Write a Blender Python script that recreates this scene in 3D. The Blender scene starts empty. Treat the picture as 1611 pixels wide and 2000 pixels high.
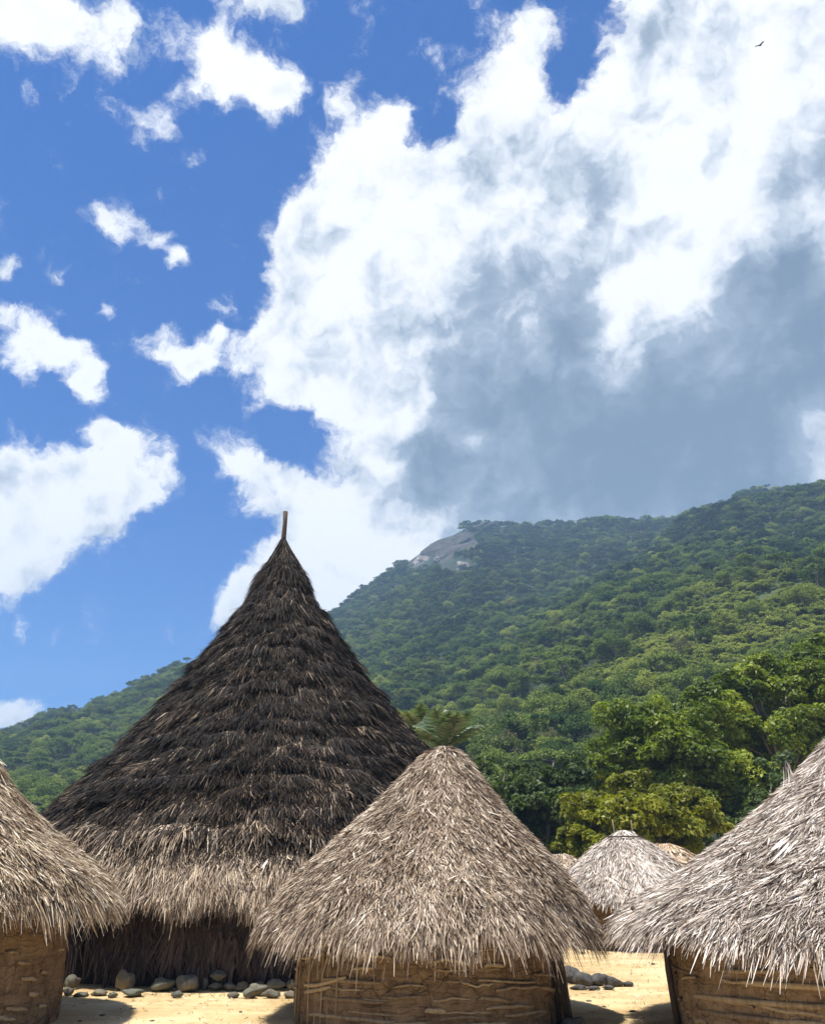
import bpy, bmesh, math, random
import numpy as np
from mathutils import Vector, Matrix, noise as mnoise

# ------------------------------------------------------------------ camera, sky, sun, exposure
SC = bpy.context.scene
COL = SC.collection
F = 1650.0                      # focal length in photograph pixels (photo 1611 x 2000)
PITCH = math.atan(700 / F)
EYE = 1.8
R = math.radians

cd = bpy.data.cameras.new('camera'); cam = bpy.data.objects.new('camera', cd); COL.objects.link(cam)
cam.location = (0, 0, EYE); cam.rotation_euler = (math.pi / 2 + PITCH, 0, 0)
cd.sensor_fit = 'HORIZONTAL'; cd.sensor_width = 36; cd.lens = 36 * F / 1611
cd.clip_start = 0.1; cd.clip_end = 6000
SC.camera = cam

SUN_ELEV = R(76)
SUN_H = Vector((-0.75, -0.40, 0)).normalized()
TO_SUN = (SUN_H * math.cos(SUN_ELEV) + Vector((0, 0, math.sin(SUN_ELEV)))).normalized()
SUN_STRENGTH = 5.0
SKY_STRENGTH = 0.1
EXPOSURE = 0.72


def pix_dir(x, y):
    c, s = math.cos(PITCH), math.sin(PITCH)
    a, b, u = (x - 805.5), F, (1000 - y)
    return Vector((a, b * c - u * s, b * s + u * c)).normalized()


class NT:
    """small helper for node trees"""
    def __init__(self, tree):
        self.t = tree; self.n = tree.nodes; self.l = tree.links

    def node(self, typ, **kw):
        n = self.n.new(typ)
        for k, v in kw.items():
            setattr(n, k, v)
        return n

    def put(self, sock, v):
        if hasattr(v, 'is_output') or isinstance(v, bpy.types.NodeSocket):
            self.l.new(v, sock)
        else:
            sock.default_value = v

    def math(self, op, a, b=None, c=None, clamp=False):
        n = self.node('ShaderNodeMath', operation=op, use_clamp=clamp)
        self.put(n.inputs[0], a)
        if b is not None: self.put(n.inputs[1], b)
        if c is not None: self.put(n.inputs[2], c)
        return n.outputs[0]

    def vmath(self, op, a, b=None, c=None):
        n = self.node('ShaderNodeVectorMath', operation=op)
        self.put(n.inputs[0], a)
        if b is not None: self.put(n.inputs[3 if op == 'SCALE' else 1], b)
        if c is not None: self.put(n.inputs[2], c)
        return n.outputs['Value'] if op in ('DOT_PRODUCT', 'LENGTH') else n.outputs[0]

    def noise(self, vec, scale, detail=4, rough=0.5, dist=0.0, color=False):
        n = self.node('ShaderNodeTexNoise')
        if vec is not None: self.l.new(vec, n.inputs['Vector'])
        n.inputs['Scale'].default_value = scale; n.inputs['Detail'].default_value = detail
        n.inputs['Roughness'].default_value = rough; n.inputs['Distortion'].default_value = dist
        return n.outputs['Color'] if color else n.outputs[0]

    def sstep(self, v, a, b, lo=0.0, hi=1.0):
        n = self.node('ShaderNodeMapRange', interpolation_type='SMOOTHSTEP')
        self.put(n.inputs[0], v)
        for k, q in zip((1, 2, 3, 4), (a, b, lo, hi)):
            self.put(n.inputs[k], q)
        return n.outputs[0]

    def mix(self, f, a, b, typ='MIX'):
        n = self.node('ShaderNodeMix', data_type='RGBA', blend_type=typ)
        self.put(n.inputs[0], f)
        for k, q in ((6, a), (7, b)):
            if not isinstance(q, bpy.types.NodeSocket) and len(q) == 3: q = (*q, 1)
            self.put(n.inputs[k], q)
        return n.outputs[2]

    def ramp(self, v, stops):
        n = self.node('ShaderNodeValToRGB')
        e = n.color_ramp.elements
        while len(e) < len(stops): e.new(0.5)
        for el, (p, c) in zip(e, stops):
            el.position = p; el.color = (*c, 1)
        self.put(n.inputs[0], v)
        return n.outputs[0]


# clouds: (photo x, photo y, radius, strength)
CLOUDS = [
    # the big bank of cloud
    (700, 340, 120, .75), (800, 370, 120, .6), (630, 430, 85, .8), (600, 520, 85, .8), (700, 520, 150, .9), (560, 690, 95, 1.0),
    (640, 650, 130, .9), (680, 790, 95, .8), (800, 640, 190, .9), (950, 430, 180, .9), (1100, 320, 150, .9),
    (1010, 560, 210, .8), (1230, 260, 150, .7), (1400, 230, 190, .9), (1560, 120, 170, .8), (1330, 470, 230, .8),
    (1560, 420, 240, .9), (1000, 760, 200, .9), (1250, 720, 230, .9), (1500, 720, 250, .9), (860, 880, 150, .85),
    (1080, 930, 170, .9), (1300, 930, 190, .9), (1550, 940, 220, .9), (760, 960, 85, .7), (880, 985, 70, .8), (960, 1010, 80, .6), (1700, 600, 300, .9), (1700, 250, 260, .8),
    (980, 90, 85, .75), (1000, 180, 85, .7), (950, 250, 70, .5), (1060, 60, 60, .5), (1250, 90, 110, .55), (1400, 60, 140, .6), (1300, 10, 120, .6),
    (1110, 170, 55, -.75), (1150, 110, 40, -.4), (830, 150, 90, -.25), (600, 860, 55, -.35),
    (700, 250, 40, .5), (760, 230, 40, .45), (860, 170, 45, .5), (700, 160, 26, .4), (150, 60, 50, .45), (330, 60, 50, .5), (360, 170, 45, .5), (300, 250, 40, .4),
    (430, 590, 30, .45), (450, 560, 24, .4), (120, 600, 26, .42), (60, 740, 26, .45), (240, 860, 30, .5), (130, 920, 40, .5), (330, 940, 40, .5), (560, 1000, 30, .5),
    # broken white clouds in the blue part
    (450, 145, 70, 0.84), (540, 150, 55, 0.95), (530, 195, 45, 0.61), (395, 85, 45, 0.61), (345, 215, 50, 0.34), (30, 35, 85, 1.06), (95, 5, 55, 0.73),
    (230, 70, 60, 0.51), (215, 20, 60, 0.43), (480, 5, 90, 0.51), (560, 0, 60, 0.49), (235, 440, 45, 0.76), (300, 465, 32, 0.73), (345, 505, 26, 0.73), (180, 425, 30, 0.43),
    (75, 655, 55, 0.95), (20, 690, 45, 0.78), (140, 700, 45, 0.90), (185, 745, 34, 0.84), (310, 670, 40, 0.78), (355, 705, 45, 0.79), (395, 690, 36, 0.79), (425, 645, 18, 0.61),
    (10, 517, 26, 0.84), (8, 600, 28, 0.55), (770, 190, 40, 0.61), (670, 190, 40, 0.44), (840, 90, 40, 0.43),
    (90, 990, 120, 1.06), (0, 1000, 110, 0.95), (10, 1090, 90, 0.95), (200, 960, 75, 0.78), (265, 900, 75, 0.84), (195, 840, 28, 0.61), (285, 980, 45, 0.49),
    (440, 880, 52, 0.73), (500, 920, 58, 0.90), (480, 1000, 42, 0.49), (555, 940, 36, 0.49),
    (640, 1000, 85, 1.12), (590, 1070, 75, 1.12), (520, 1120, 55, 1.01), (470, 1160, 42, 0.95), (445, 1205, 28, 0.78), (720, 1090, 110, 1.06), (650, 1160, 90, 1.01), (800, 1060, 80, 0.78),
    (40, 1395, 45, 1.06), (0, 1400, 30, 0.61), (40, 1215, 20, 0.44), (15, 885, 26, 0.61), (50, 185, 30, 0.37), (205, 595, 22, 0.44), (120, 545, 20, 0.34),
]
# how deep (grey underside) the cloud is
GREY = [
    (1000, 720, 190, .5), (1180, 830, 260, .7), (1400, 850, 290, .7), (1600, 880, 290, .6), (900, 900, 170, .6), (1050, 960, 190, .5), (1300, 960, 240, .5),
    (760, 960, 90, .55), (1480, 560, 120, .6), (1611, 600, 160, .7), (990, 560, 90, .35), (900, 480, 70, .3), (1150, 400, 95, .38), (1290, 470, 80, .3),
    (1590, 300, 110, .45), (1080, 560, 70, .4), (830, 650, 60, .3), (760, 760, 60, .3), (1120, 650, 60, .4), (960, 330, 50, .15), (1400, 60, 100, .3), (1250, 100, 70, .25),
    (1190, 590, 70, -.8), (1290, 560, 75, -.8), (1200, 690, 55, -.7), (1380, 330, 120, -.5), (885, 835, 34, -.7), (910, 858, 30, -.6), (935, 862, 24, -.5), (750, 915, 40, -1.0), (780, 830, 30, -.6), (700, 1090, 110, -.7), (640, 1010, 70, -.6),
    (30, 1060, 40, .25), (200, 1000, 50, .25), (480, 960, 45, .2), (720, 1130, 60, .3),
]


def blob_sum(nt, sep, blobs):
    """sum of soft round bumps on the sky, three at a time: a * max(0, 1 - angle^2/(2.5 r^2))^2"""
    acc = None
    blobs = blobs + [(0, 0, 50, 0.0)] * (-len(blobs) % 3)
    for i in range(0, len(blobs), 3):
        cx, cy_, cz, ks, am = [], [], [], [], []
        for x, y, r, a in blobs[i:i + 3]:
            d0 = pix_dir(x, y); d1 = pix_dir(x + r, y); d2 = pix_dir(x, y + r)
            k = 2.5 * ((1 - d0.dot(d1)) + (1 - d0.dot(d2))) / 2
            cx.append(d0.x / k); cy_.append(d0.y / k); cz.append(d0.z / k); ks.append(1 - 1 / k); am.append(a)
        q = nt.vmath('MULTIPLY_ADD', sep[0], tuple(cx), tuple(ks))
        q = nt.vmath('MULTIPLY_ADD', sep[1], tuple(cy_), q)
        q = nt.vmath('MULTIPLY_ADD', sep[2], tuple(cz), q)
        q = nt.vmath('MAXIMUM', q, (0, 0, 0))
        v = nt.vmath('DOT_PRODUCT', nt.vmath('MULTIPLY', q, q), tuple(am))
        acc = v if acc is None else nt.math('ADD', acc, v)
    return acc


LIT = (Vector((-.55, .35, .75))).normalized()      # towards the lit side of the clouds
W = bpy.data.worlds.new('World'); SC.world = W; W.use_nodes = True
W.cycles.sampling_method = 'MANUAL'; W.cycles.sample_map_resolution = 512
nt = NT(W.node_tree); nt.n.clear()
tc = nt.node('ShaderNodeTexCoord').outputs['Generated']
vec = nt.vmath('NORMALIZE', tc)
sky = nt.node('ShaderNodeTexSky', sky_type='NISHITA')
sky.sun_disc = False; sky.sun_elevation = SUN_ELEV
sky.sun_rotation = math.atan2(SUN_H.x, SUN_H.y)
sky.altitude = 400; sky.air_density = 1.0; sky.dust_density = 0.5; sky.ozone_density = 2.5
wn = nt.noise(vec, 15.0, 5, 0.62, color=True)
warp = nt.vmath('SCALE', nt.vmath('SUBTRACT', wn, (0.5, 0.5, 0.5)), 0.052)
wvec = nt.vmath('NORMALIZE', nt.vmath('ADD', vec, warp))
sx = nt.node('ShaderNodeSeparateXYZ'); nt.l.new(wvec, sx.inputs[0])
sep = []
for k_ in range(3):
    cb = nt.node('ShaderNodeCombineXYZ')
    for j_ in range(3): nt.l.new(sx.outputs[k_], cb.inputs[j_])
    sep.append(cb.outputs[0])
b = blob_sum(nt, sep, CLOUDS)
# the same kind of broken cloud goes on all round, outside the part of the sky in view
fwd = pix_dir(805, 850)
inframe = nt.sstep(nt.vmath('DOT_PRODUCT', vec, tuple(fwd)), 0.70, 0.84)
wide = nt.sstep(nt.noise(vec, 2.2, 3, 0.5), 0.42, 0.66)
b = nt.math('MULTIPLY_ADD', wide, nt.math('SUBTRACT', 0.95, inframe, clamp=True), b)
n1 = nt.noise(wvec, 19.0, 9, 0.68)
n1s = nt.noise(wvec, 9.0, 2, 0.5)
n2 = nt.noise(nt.vmath('ADD', wvec, tuple(LIT * 0.030)), 9.0, 2, 0.5)
n3s = nt.noise(wvec, 26.0, 3, 0.55)
n3 = nt.noise(nt.vmath('ADD', wvec, tuple(LIT * 0.010)), 26.0, 3, 0.55)
dens = nt.math('MULTIPLY_ADD', nt.math('SUBTRACT', n1, 0.5), 2.7, nt.math('MINIMUM', b, 1.3))
alpha = nt.math('POWER', nt.sstep(dens, 0.13, 0.86), 1.35)
g = nt.math('MULTIPLY', blob_sum(nt, sep, GREY), 0.55)
rel = nt.math('MULTIPLY', nt.math('SUBTRACT', n2, n1s), 1.75)
rel = nt.math('MULTIPLY_ADD', nt.math('SUBTRACT', n3, n3s), 1.0, rel)
rel = nt.math('MULTIPLY', rel, nt.sstep(g, 0.95, 0.25, 0.75, 1.0))
thick = nt.sstep(dens, 0.7, 1.7, 0.0, 0.14)
soft = nt.math('MULTIPLY', nt.math('SUBTRACT', nt.noise(wvec, 5.5, 3, 0.55), 0.5), 0.55)
deep = nt.math('ADD', nt.math('ADD', thick, soft), nt.math('ADD', g, rel))
shade = nt.sstep(deep, -0.08, 1.12)
cl = nt.ramp(shade, [(0.0, (1.06, 1.07, 1.09)), (0.07, (.98, .99, 1.0)), (0.22, (.74, .79, .86)), (0.5, (.40, .475, .575)), (1.0, (.19, .255, .345))])
clw = nt.vmath('SCALE', cl, 0.66 / SKY_STRENGTH)
skyc = nt.mix(1.0, sky.outputs[0], (0.075, 0.42, 0.90), 'MULTIPLY')
out = nt.mix(alpha, skyc, clw)
bg = nt.node('ShaderNodeBackground'); bg.inputs['Strength'].default_value = SKY_STRENGTH
nt.l.new(out, bg.inputs['Color'])
nt.l.new(bg.outputs[0], nt.node('ShaderNodeOutputWorld').inputs[0])

sd = bpy.data.lights.new('sun', 'SUN'); sd.energy = SUN_STRENGTH; sd.angle = R(0.5); sd.color = (1, .95, .87)
sun = bpy.data.objects.new('sun', sd); COL.objects.link(sun); sun.location = (-60, 40, 120)
sun.rotation_euler = (-TO_SUN).to_track_quat('-Z', 'Y').to_euler()
vs = SC.view_settings
vs.view_transform = 'Standard'; vs.look = 'None'; vs.exposure = EXPOSURE; vs.gamma = 1; vs.use_curve_mapping = False
cy = SC.cycles
SC.render.engine = 'CYCLES'
cy.use_denoising = True; cy.max_bounces = 6; cy.diffuse_bounces = 3; cy.glossy_bounces = 2; cy.transmission_bounces = 3
cy.volume_bounces = 0; cy.transparent_max_bounces = 4; cy.use_adaptive_sampling = True; cy.adaptive_threshold = 0.02
cy.caustics_reflective = False; cy.caustics_refractive = False

# ------------------------------------------------------------------ helpers
rng = np.random.default_rng(7)
random.seed(11)


def elev(y): return PITCH - math.atan((y - 1000) / F)


def at(x, y, d):
    z = d * math.tan(elev(y)); zc = d * math.cos(PITCH) + z * math.sin(PITCH)
    return Vector(((x - 805.5) / F * zc, d, EYE + z))


def ground_at(x, y):
    return at(x, y, EYE / math.tan(-elev(y)))


def np_mesh(name, V, Fc, smooth=False, face_attr=None):
    """one mesh from numpy arrays; Fc is (M,k)"""
    V = np.asarray(V, np.float32).reshape(-1, 3); Fc = np.asarray(Fc, np.int32)
    M, k = Fc.shape
    me = bpy.data.meshes.new(name)
    me.vertices.add(len(V)); me.vertices.foreach_set('co', V.ravel())
    me.loops.add(M * k); me.loops.foreach_set('vertex_index', Fc.ravel())
    me.polygons.add(M); me.polygons.foreach_set('loop_start', np.arange(0, M * k, k, dtype=np.int32))
    if smooth: me.polygons.foreach_set('use_smooth', np.ones(M, bool))
    me.update(calc_edges=True)
    for an, arr in (face_attr or {}).items():
        a = me.attributes.new(an, 'FLOAT', 'FACE'); a.data.foreach_set('value', np.asarray(arr, np.float32))
    return me


def link(name, me, mat=None, parent=None, loc=None, coll=None):
    o = bpy.data.objects.new(name, me); (coll or COL).objects.link(o)
    if mat is not None and me is not None and not me.materials: me.materials.append(mat)
    if parent is not None: o.parent = parent
    if loc is not None: o.location = loc
    return o


def tag(o, label=None, cat=None, group=None, kind=None):
    for k, v in (('label', label), ('category', cat), ('group', group), ('kind', kind)):
        if v is not None: o[k] = v
    return o


def thing(name, loc, label, cat, group=None):
    return tag(link(name, None, loc=loc), label, cat, group)


def copy_tree(o, parent=None):
    c = o.copy(); COL.objects.link(c); c.parent = parent
    for ch in o.children: copy_tree(ch, c)
    return c


def nz(a): return a / np.maximum(np.linalg.norm(a, axis=-1, keepdims=True), 1e-9)


def tube(pts, rad, n=7, cap=True):
    """tapered tube along points -> verts, quads"""
    P = np.array([tuple(p) for p in pts], float); m = len(P)
    rad = np.broadcast_to(np.asarray(rad, float), (m,))
    T = np.gradient(P, axis=0); T = nz(T)
    up = np.array([0.13, 0.31, 0.94]) if abs(T[0, 2]) < 0.9 else np.array([1.0, 0.1, 0])
    A = nz(np.cross(T, up)); B = np.cross(T, A)
    th = np.linspace(0, 2 * math.pi, n, endpoint=False)
    V = P[:, None] + rad[:, None, None] * (np.cos(th)[None, :, None] * A[:, None] + np.sin(th)[None, :, None] * B[:, None])
    i = np.arange(m - 1)[:, None] * n; j = np.arange(n)[None]; j2 = (j + 1) % n
    Q = np.stack([i + j, i + j2, i + n + j2, i + n + j], -1).reshape(-1, 4)
    V = V.reshape(-1, 3)
    if cap:
        base = len(V)
        V = np.vstack([V, P[0] - T[0] * rad[0] * .1, P[-1] + T[-1] * rad[-1] * .4])
        jj = np.arange(n); k2 = (jj + 1) % n
        c0 = np.stack([np.full(n, base), k2, jj, np.full(n, base)], -1)
        c1 = np.stack([np.full(n, base + 1), (m - 1) * n + jj, (m - 1) * n + k2, np.full(n, base + 1)], -1)
        tri = np.vstack([c0, c1])[:, :3]
        return V, Q, tri
    return V, Q, np.zeros((0, 3), int)


def tubes_mesh(name, tubes, smooth=True):
    vs_, fs = [], []; off = 0
    for V, Q, T in tubes:
        vs_.append(V); fs += (Q + off).tolist() + (T + off).tolist(); off += len(V)
    me = bpy.data.meshes.new(name); me.from_pydata(np.vstack(vs_).tolist(), [], fs)
    if smooth:
        me.polygons.foreach_set('use_smooth', np.ones(len(me.polygons), bool))
    me.update()
    return me


# ------------------------------------------------------------------ materials
def new_mat(name):
    m = bpy.data.materials.new(name); m.use_nodes = True
    n = NT(m.node_tree); bs = n.n['Principled BSDF']
    return m, n, bs


def bump(n, bs, h, strength, dist):
    b_ = n.node('ShaderNodeBump'); b_.inputs['Strength'].default_value = strength; b_.inputs['Distance'].default_value = dist
    n.l.new(h, b_.inputs['Height']); n.l.new(b_.outputs[0], bs.inputs['Normal'])


def straw_mat(name, stops, rough=.5, spec=.22, patch=0.3, pscale=1.6):
    m, n, bs = new_mat(name)
    t = n.node('ShaderNodeAttribute', attribute_name='tone').outputs['Fac']
    pos = n.node('ShaderNodeTexCoord').outputs['Object']
    pn = n.noise(pos, pscale, 3, .55)
    t = n.math('MULTIPLY_ADD', n.math('SUBTRACT', pn, .5), patch * 2, t)
    fine = n.noise(pos, 45, 2, .5)
    t = n.math('MULTIPLY_ADD', n.math('SUBTRACT', fine, .5), .18, t, clamp=True)
    c = n.ramp(t, stops)
    n.l.new(c, bs.inputs['Base Color'])
    bs.inputs['Roughness'].default_value = rough; bs.inputs['Specular IOR Level'].default_value = spec
    return m


M_STRAW = straw_mat('straw_grey_tan', [(0, (.045, .029, .018)), (.3, (.17, .116, .072)), (.6, (.36, .27, .185)), (.85, (.60, .49, .37)), (1, (.78, .69, .56))])
M_STRAW_WARM = straw_mat('straw_warm_tan', [(0, (.05, .033, .02)), (.3, (.19, .13, .078)), (.6, (.38, .28, .175)), (.85, (.60, .49, .34)), (1, (.74, .66, .52))])
M_STRAW_PALE = straw_mat('straw_silver', [(0, (.05, .036, .027)), (.28, (.20, .153, .115)), (.55, (.42, .35, .285)), (.8, (.66, .58, .50)), (1, (.82, .76, .68))])
M_STRAW_DARK = straw_mat('thatch_weathered_dark', [(0, (.0040, .0026, .0018)), (.35, (.012, .0078, .005)), (.62, (.042, .027, .0165)), (.85, (.15, .103, .065)), (1, (.46, .36, .25))], rough=.6, spec=.16, patch=.3, pscale=1.1)
M_STRAW_SKIRT = straw_mat('thatch_skirt_brown', [(0, (.022, .014, .009)), (.3, (.11, .073, .044)), (.6, (.30, .215, .14)), (.85, (.52, .40, .27)), (1, (.70, .58, .43))])
M_STRAW_WALL = straw_mat('thatch_wall_purple_brown', [(0, (.028, .019, .016)), (.5, (.07, .049, .041)), (1, (.13, .096, .08))], spec=.2)  # dark purple-brown hanging grass


def shell_mat(name, c0, c1):
    m, n, bs = new_mat(name)
    pos = n.node('ShaderNodeTexCoord').outputs['Object']
    c = n.ramp(n.noise(pos, 9, 5, .65), [(.3, c0), (.7, c1)])
    n.l.new(c, bs.inputs['Base Color']); bs.inputs['Roughness'].default_value = .9
    bump(n, bs, n.noise(pos, 40, 4, .6), .7, .03)
    return m


M_SHELL = shell_mat('thatch_under_layer', (.04, .028, .02), (.12, .088, .06))
M_SHELL_DARK = shell_mat('thatch_under_layer_dark', (.004, .003, .0024), (.014, .010, .008))


def mud_mat(name, dark, mid, light):
    m, n, bs = new_mat(name)
    pos = n.node('ShaderNodeTexCoord').outputs['Object']
    wpos = n.vmath('ADD', pos, n.vmath('SCALE', n.vmath('SUBTRACT', n.noise(pos, 5, 3, .5, color=True), (.5, .5, .5)), .12))
    a = n.noise(pos, 5, 7, .68)
    c = n.ramp(a, [(.28, dark), (.5, mid), (.74, light)])
    vo = n.node('ShaderNodeTexVoronoi', feature='DISTANCE_TO_EDGE'); vo.inputs['Scale'].default_value = 6.5
    n.l.new(wpos, vo.inputs['Vector'])
    crack = n.sstep(vo.outputs['Distance'], 0.0, .025)
    gate = n.sstep(n.noise(pos, 2.3, 2, .5), .42, .58)
    crack = n.math('MAXIMUM', crack, gate)
    c = n.mix(n.math('MULTIPLY', n.math('SUBTRACT', 1.0, crack), .7), c, tuple(v * .5 for v in dark))
    n.l.new(c, bs.inputs['Base Color']); bs.inputs['Roughness'].default_value = .95; bs.inputs['Specular IOR Level'].default_value = .1
    st = n.node('ShaderNodeMapping'); st.inputs['Scale'].default_value = (3, 3, 34); n.l.new(wpos, st.inputs[0])
    band = n.noise(st.outputs[0], 1.0, 4, .6)
    c = n.mix(n.math('MULTIPLY', n.sstep(band, .52, .66), .3), c, tuple(v * .45 for v in dark))
    n.l.new(c, bs.inputs['Base Color'])
    h = n.math('ADD', n.math('MULTIPLY', crack, .8), n.math('SUBTRACT', n.noise(pos, 26, 6, .65), n.math('MULTIPLY', n.sstep(band, .5, .7), .4)))
    bump(n, bs, h, .9, .03)
    return m


M_MUD = mud_mat('mud_daub_brown', (.10, .062, .034), (.22, .145, .08), (.32, .22, .125))
M_MUD_RIGHT = mud_mat('mud_daub_tan', (.13, .082, .045), (.29, .195, .11), (.40, .28, .165))


def wood_mat(name, c0, c1, scale=14):
    m, n, bs = new_mat(name)
    pos = n.node('ShaderNodeTexCoord').outputs['Object']
    w = n.node('ShaderNodeMapping'); w.inputs['Scale'].default_value = (1, 1, .12); n.l.new(pos, w.inputs[0])
    rnd = n.node('ShaderNodeObjectInfo').outputs['Random']
    f = n.math('MULTIPLY_ADD', n.math('SUBTRACT', rnd, .5), .5, n.noise(w.outputs[0], scale, 5, .6))
    n.l.new(n.ramp(f, [(.25, c0), (.75, c1)]), bs.inputs['Base Color'])
    bs.inputs['Roughness'].default_value = .8
    bump(n, bs, n.noise(w.outputs[0], scale * 3, 4, .6), .5, .01)
    return m


M_CANE = wood_mat('cane_lath', (.17, .115, .06), (.40, .30, .17), 20)
M_POST = wood_mat('post_dark', (.025, .016, .011), (.09, .06, .04))
M_POLE = wood_mat('pole_brown', (.025, .016, .011), (.085, .055, .036))
M_BARK = wood_mat('bark', (.10, .085, .07), (.26, .235, .20), 6)


def stone_mat():
    m, n, bs = new_mat('stone')
    pos = n.node('ShaderNodeTexCoord').outputs['Object']
    rnd = n.node('ShaderNodeObjectInfo').outputs['Random']
    p2 = n.vmath('ADD', pos, n.vmath('SCALE', (1.0, 1.7, .6), n.math('MULTIPLY', rnd, 9)))
    base = n.ramp(rnd, [(0, (.13, .125, .09)), (.3, (.185, .16, .115)), (.55, (.125, .135, .105)), (.8, (.22, .185, .125)), (1, (.11, .09, .07))])
    k = n.noise(p2, 9, 6, .65)
    c = n.mix(n.sstep(k, .35, .7), n.mix(.55, base, (.05, .045, .035)), base)
    c = n.mix(n.math('MULTIPLY', n.sstep(n.noise(p2, 4, 3, .5), .52, .66), .5), c, (.12, .145, .085))
    n.l.new(c, bs.inputs['Base Color']); bs.inputs['Roughness'].default_value = .85
    bump(n, bs, n.noise(p2, 30, 6, .65), .6, .02)
    return m


M_STONE = stone_mat()
M_STONE_DARK = shell_mat('stone_dark_grey_painted_shade', (.035, .033, .03), (.11, .105, .095))  # dark grey rock, with the heap's shadow put into the colour too


def ground_mat():
    m, n, bs = new_mat('packed_sand')
    pos = n.node('ShaderNodeTexCoord').outputs['Object']
    sc = n.node('ShaderNodeMapping'); sc.inputs['Scale'].default_value = (.6, 1, 1); n.l.new(pos, sc.inputs[0]); p = sc.outputs[0]
    a = n.noise(p, .8, 6, .62)
    c = n.ramp(a, [(.30, (.37, .255, .125)), (.46, (.50, .365, .185)), (.60, (.62, .48, .27)), (.75, (.70, .565, .35))])
    fine = n.noise(p, 14, 5, .65)
    c = n.mix(n.math('MULTIPLY', n.sstep(fine, .56, .72), .55), c, (.27, .18, .09))
    gr = n.sstep(n.noise(p, 2.1, 5, .7), .56, .68)
    c = n.mix(n.math('MULTIPLY', gr, .35), c, (.33, .29, .12))
    n.l.new(c, bs.inputs['Base Color']); bs.inputs['Roughness'].default_value = .95; bs.inputs['Specular IOR Level'].default_value = .1
    h = n.math('ADD', n.noise(p, 3.2, 6, .6), n.math('MULTIPLY', n.noise(p, 40, 4, .6), .25))
    bump(n, bs, h, .8, .06)
    return m


M_GROUND = ground_mat()


def leaf_mat(name, dark, mid, light, scale=.03, trans=.35, gloss=.3, zmix=None, rmix=.5):
    """foliage: world-scale patches of different greens, random per leaf and per tree"""
    m, n, bs = new_mat(name)
    geo = n.node('ShaderNodeNewGeometry').outputs['Position']
    t = n.node('ShaderNodeAttribute', attribute_name='tone').outputs['Fac']
    rnd = n.node('ShaderNodeObjectInfo').outputs['Random']
    f = n.math('MULTIPLY_ADD', n.noise(geo, scale, 4, .6), 1.5, -.58)
    f = n.math('MULTIPLY_ADD', rnd, rmix, f)
    f = n.math('MULTIPLY_ADD', t, .42, f)
    if zmix:
        z = n.node('ShaderNodeSeparateXYZ'); n.l.new(geo, z.inputs[0])
        f = n.math('ADD', f, n.sstep(z.outputs['Z'], zmix[0], zmix[1], zmix[2], zmix[3]))
    c = n.ramp(f, [(.1, dark), (.5, mid), (.95, light)])
    n.l.new(c, bs.inputs['Base Color']); bs.inputs['Roughness'].default_value = .5; bs.inputs['Specular IOR Level'].default_value = gloss
    tr = n.node('ShaderNodeBsdfTranslucent'); n.l.new(n.mix(1.0, c, (1.15, 1.25, .55), 'MULTIPLY'), tr.inputs[0])
    mx = n.node('ShaderNodeMixShader'); mx.inputs[0].default_value = trans
    n.l.new(bs.outputs[0], mx.inputs[1]); n.l.new(tr.outputs[0], mx.inputs[2])
    n.l.new(mx.outputs[0], n.n['Material Output'].inputs[0])
    return m


M_HILL_LEAF = leaf_mat('hill_foliage', (.012, .030, .016), (.052, .096, .030), (.18, .23, .055), .020, .3, .04, (10, 170, .18, -.24), .6)
M_HILL_LIGHT = leaf_mat('hill_foliage_light', (.065, .105, .026), (.165, .21, .05), (.32, .35, .09), .03, .35, .04, (10, 170, .16, -.10), .5)
M_HILL_DRY = leaf_mat('hill_foliage_dry', (.06, .065, .035), (.12, .125, .06), (.20, .19, .10), .03, .3, .04, None, .5)
M_LEAF_BRIGHT = leaf_mat('leaf_bright_green', (.026, .050, .008), (.12, .175, .018), (.38, .42, .044), .35, .4, .35, None, .2)
M_LEAF_YELLOW = leaf_mat('leaf_yellow_green', (.09, .10, .008), (.25, .26, .02), (.45, .42, .04), .4, .4, .35, None, .2)
M_LEAF_DARK = leaf_mat('leaf_dark_green', (.022, .040, .012), (.055, .090, .024), (.11, .15, .038), .3, .4, .3)
M_PALM = leaf_mat('palm_leaf', (.03, .055, .02), (.075, .12, .045), (.20, .24, .12), .4, .3, .8)


def soil_mat():
    m, n, bs = new_mat('hill_undergrowth')
    geo = n.node('ShaderNodeNewGeometry').outputs['Position']
    c = n.ramp(n.noise(geo, .12, 6, .65), [(.3, (.010, .019, .008)), (.55, (.022, .040, .014)), (.8, (.05, .072, .024))])
    mw = n.node('ShaderNodeAttribute', attribute_name='meadow').outputs['Fac']
    gc = n.ramp(n.noise(geo, .5, 6, .7), [(.3, (.045, .075, .02)), (.6, (.10, .135, .036)), (.8, (.18, .20, .06))])
    c = n.mix(n.math('MULTIPLY', n.sstep(mw, .05, .6), .8), c, gc)
    n.l.new(c, bs.inputs['Base Color']); bs.inputs['Roughness'].default_value = 1
    bump(n, bs, n.noise(geo, .7, 6, .7), 1, 1.2)
    return m


M_HILL = soil_mat()


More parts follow.
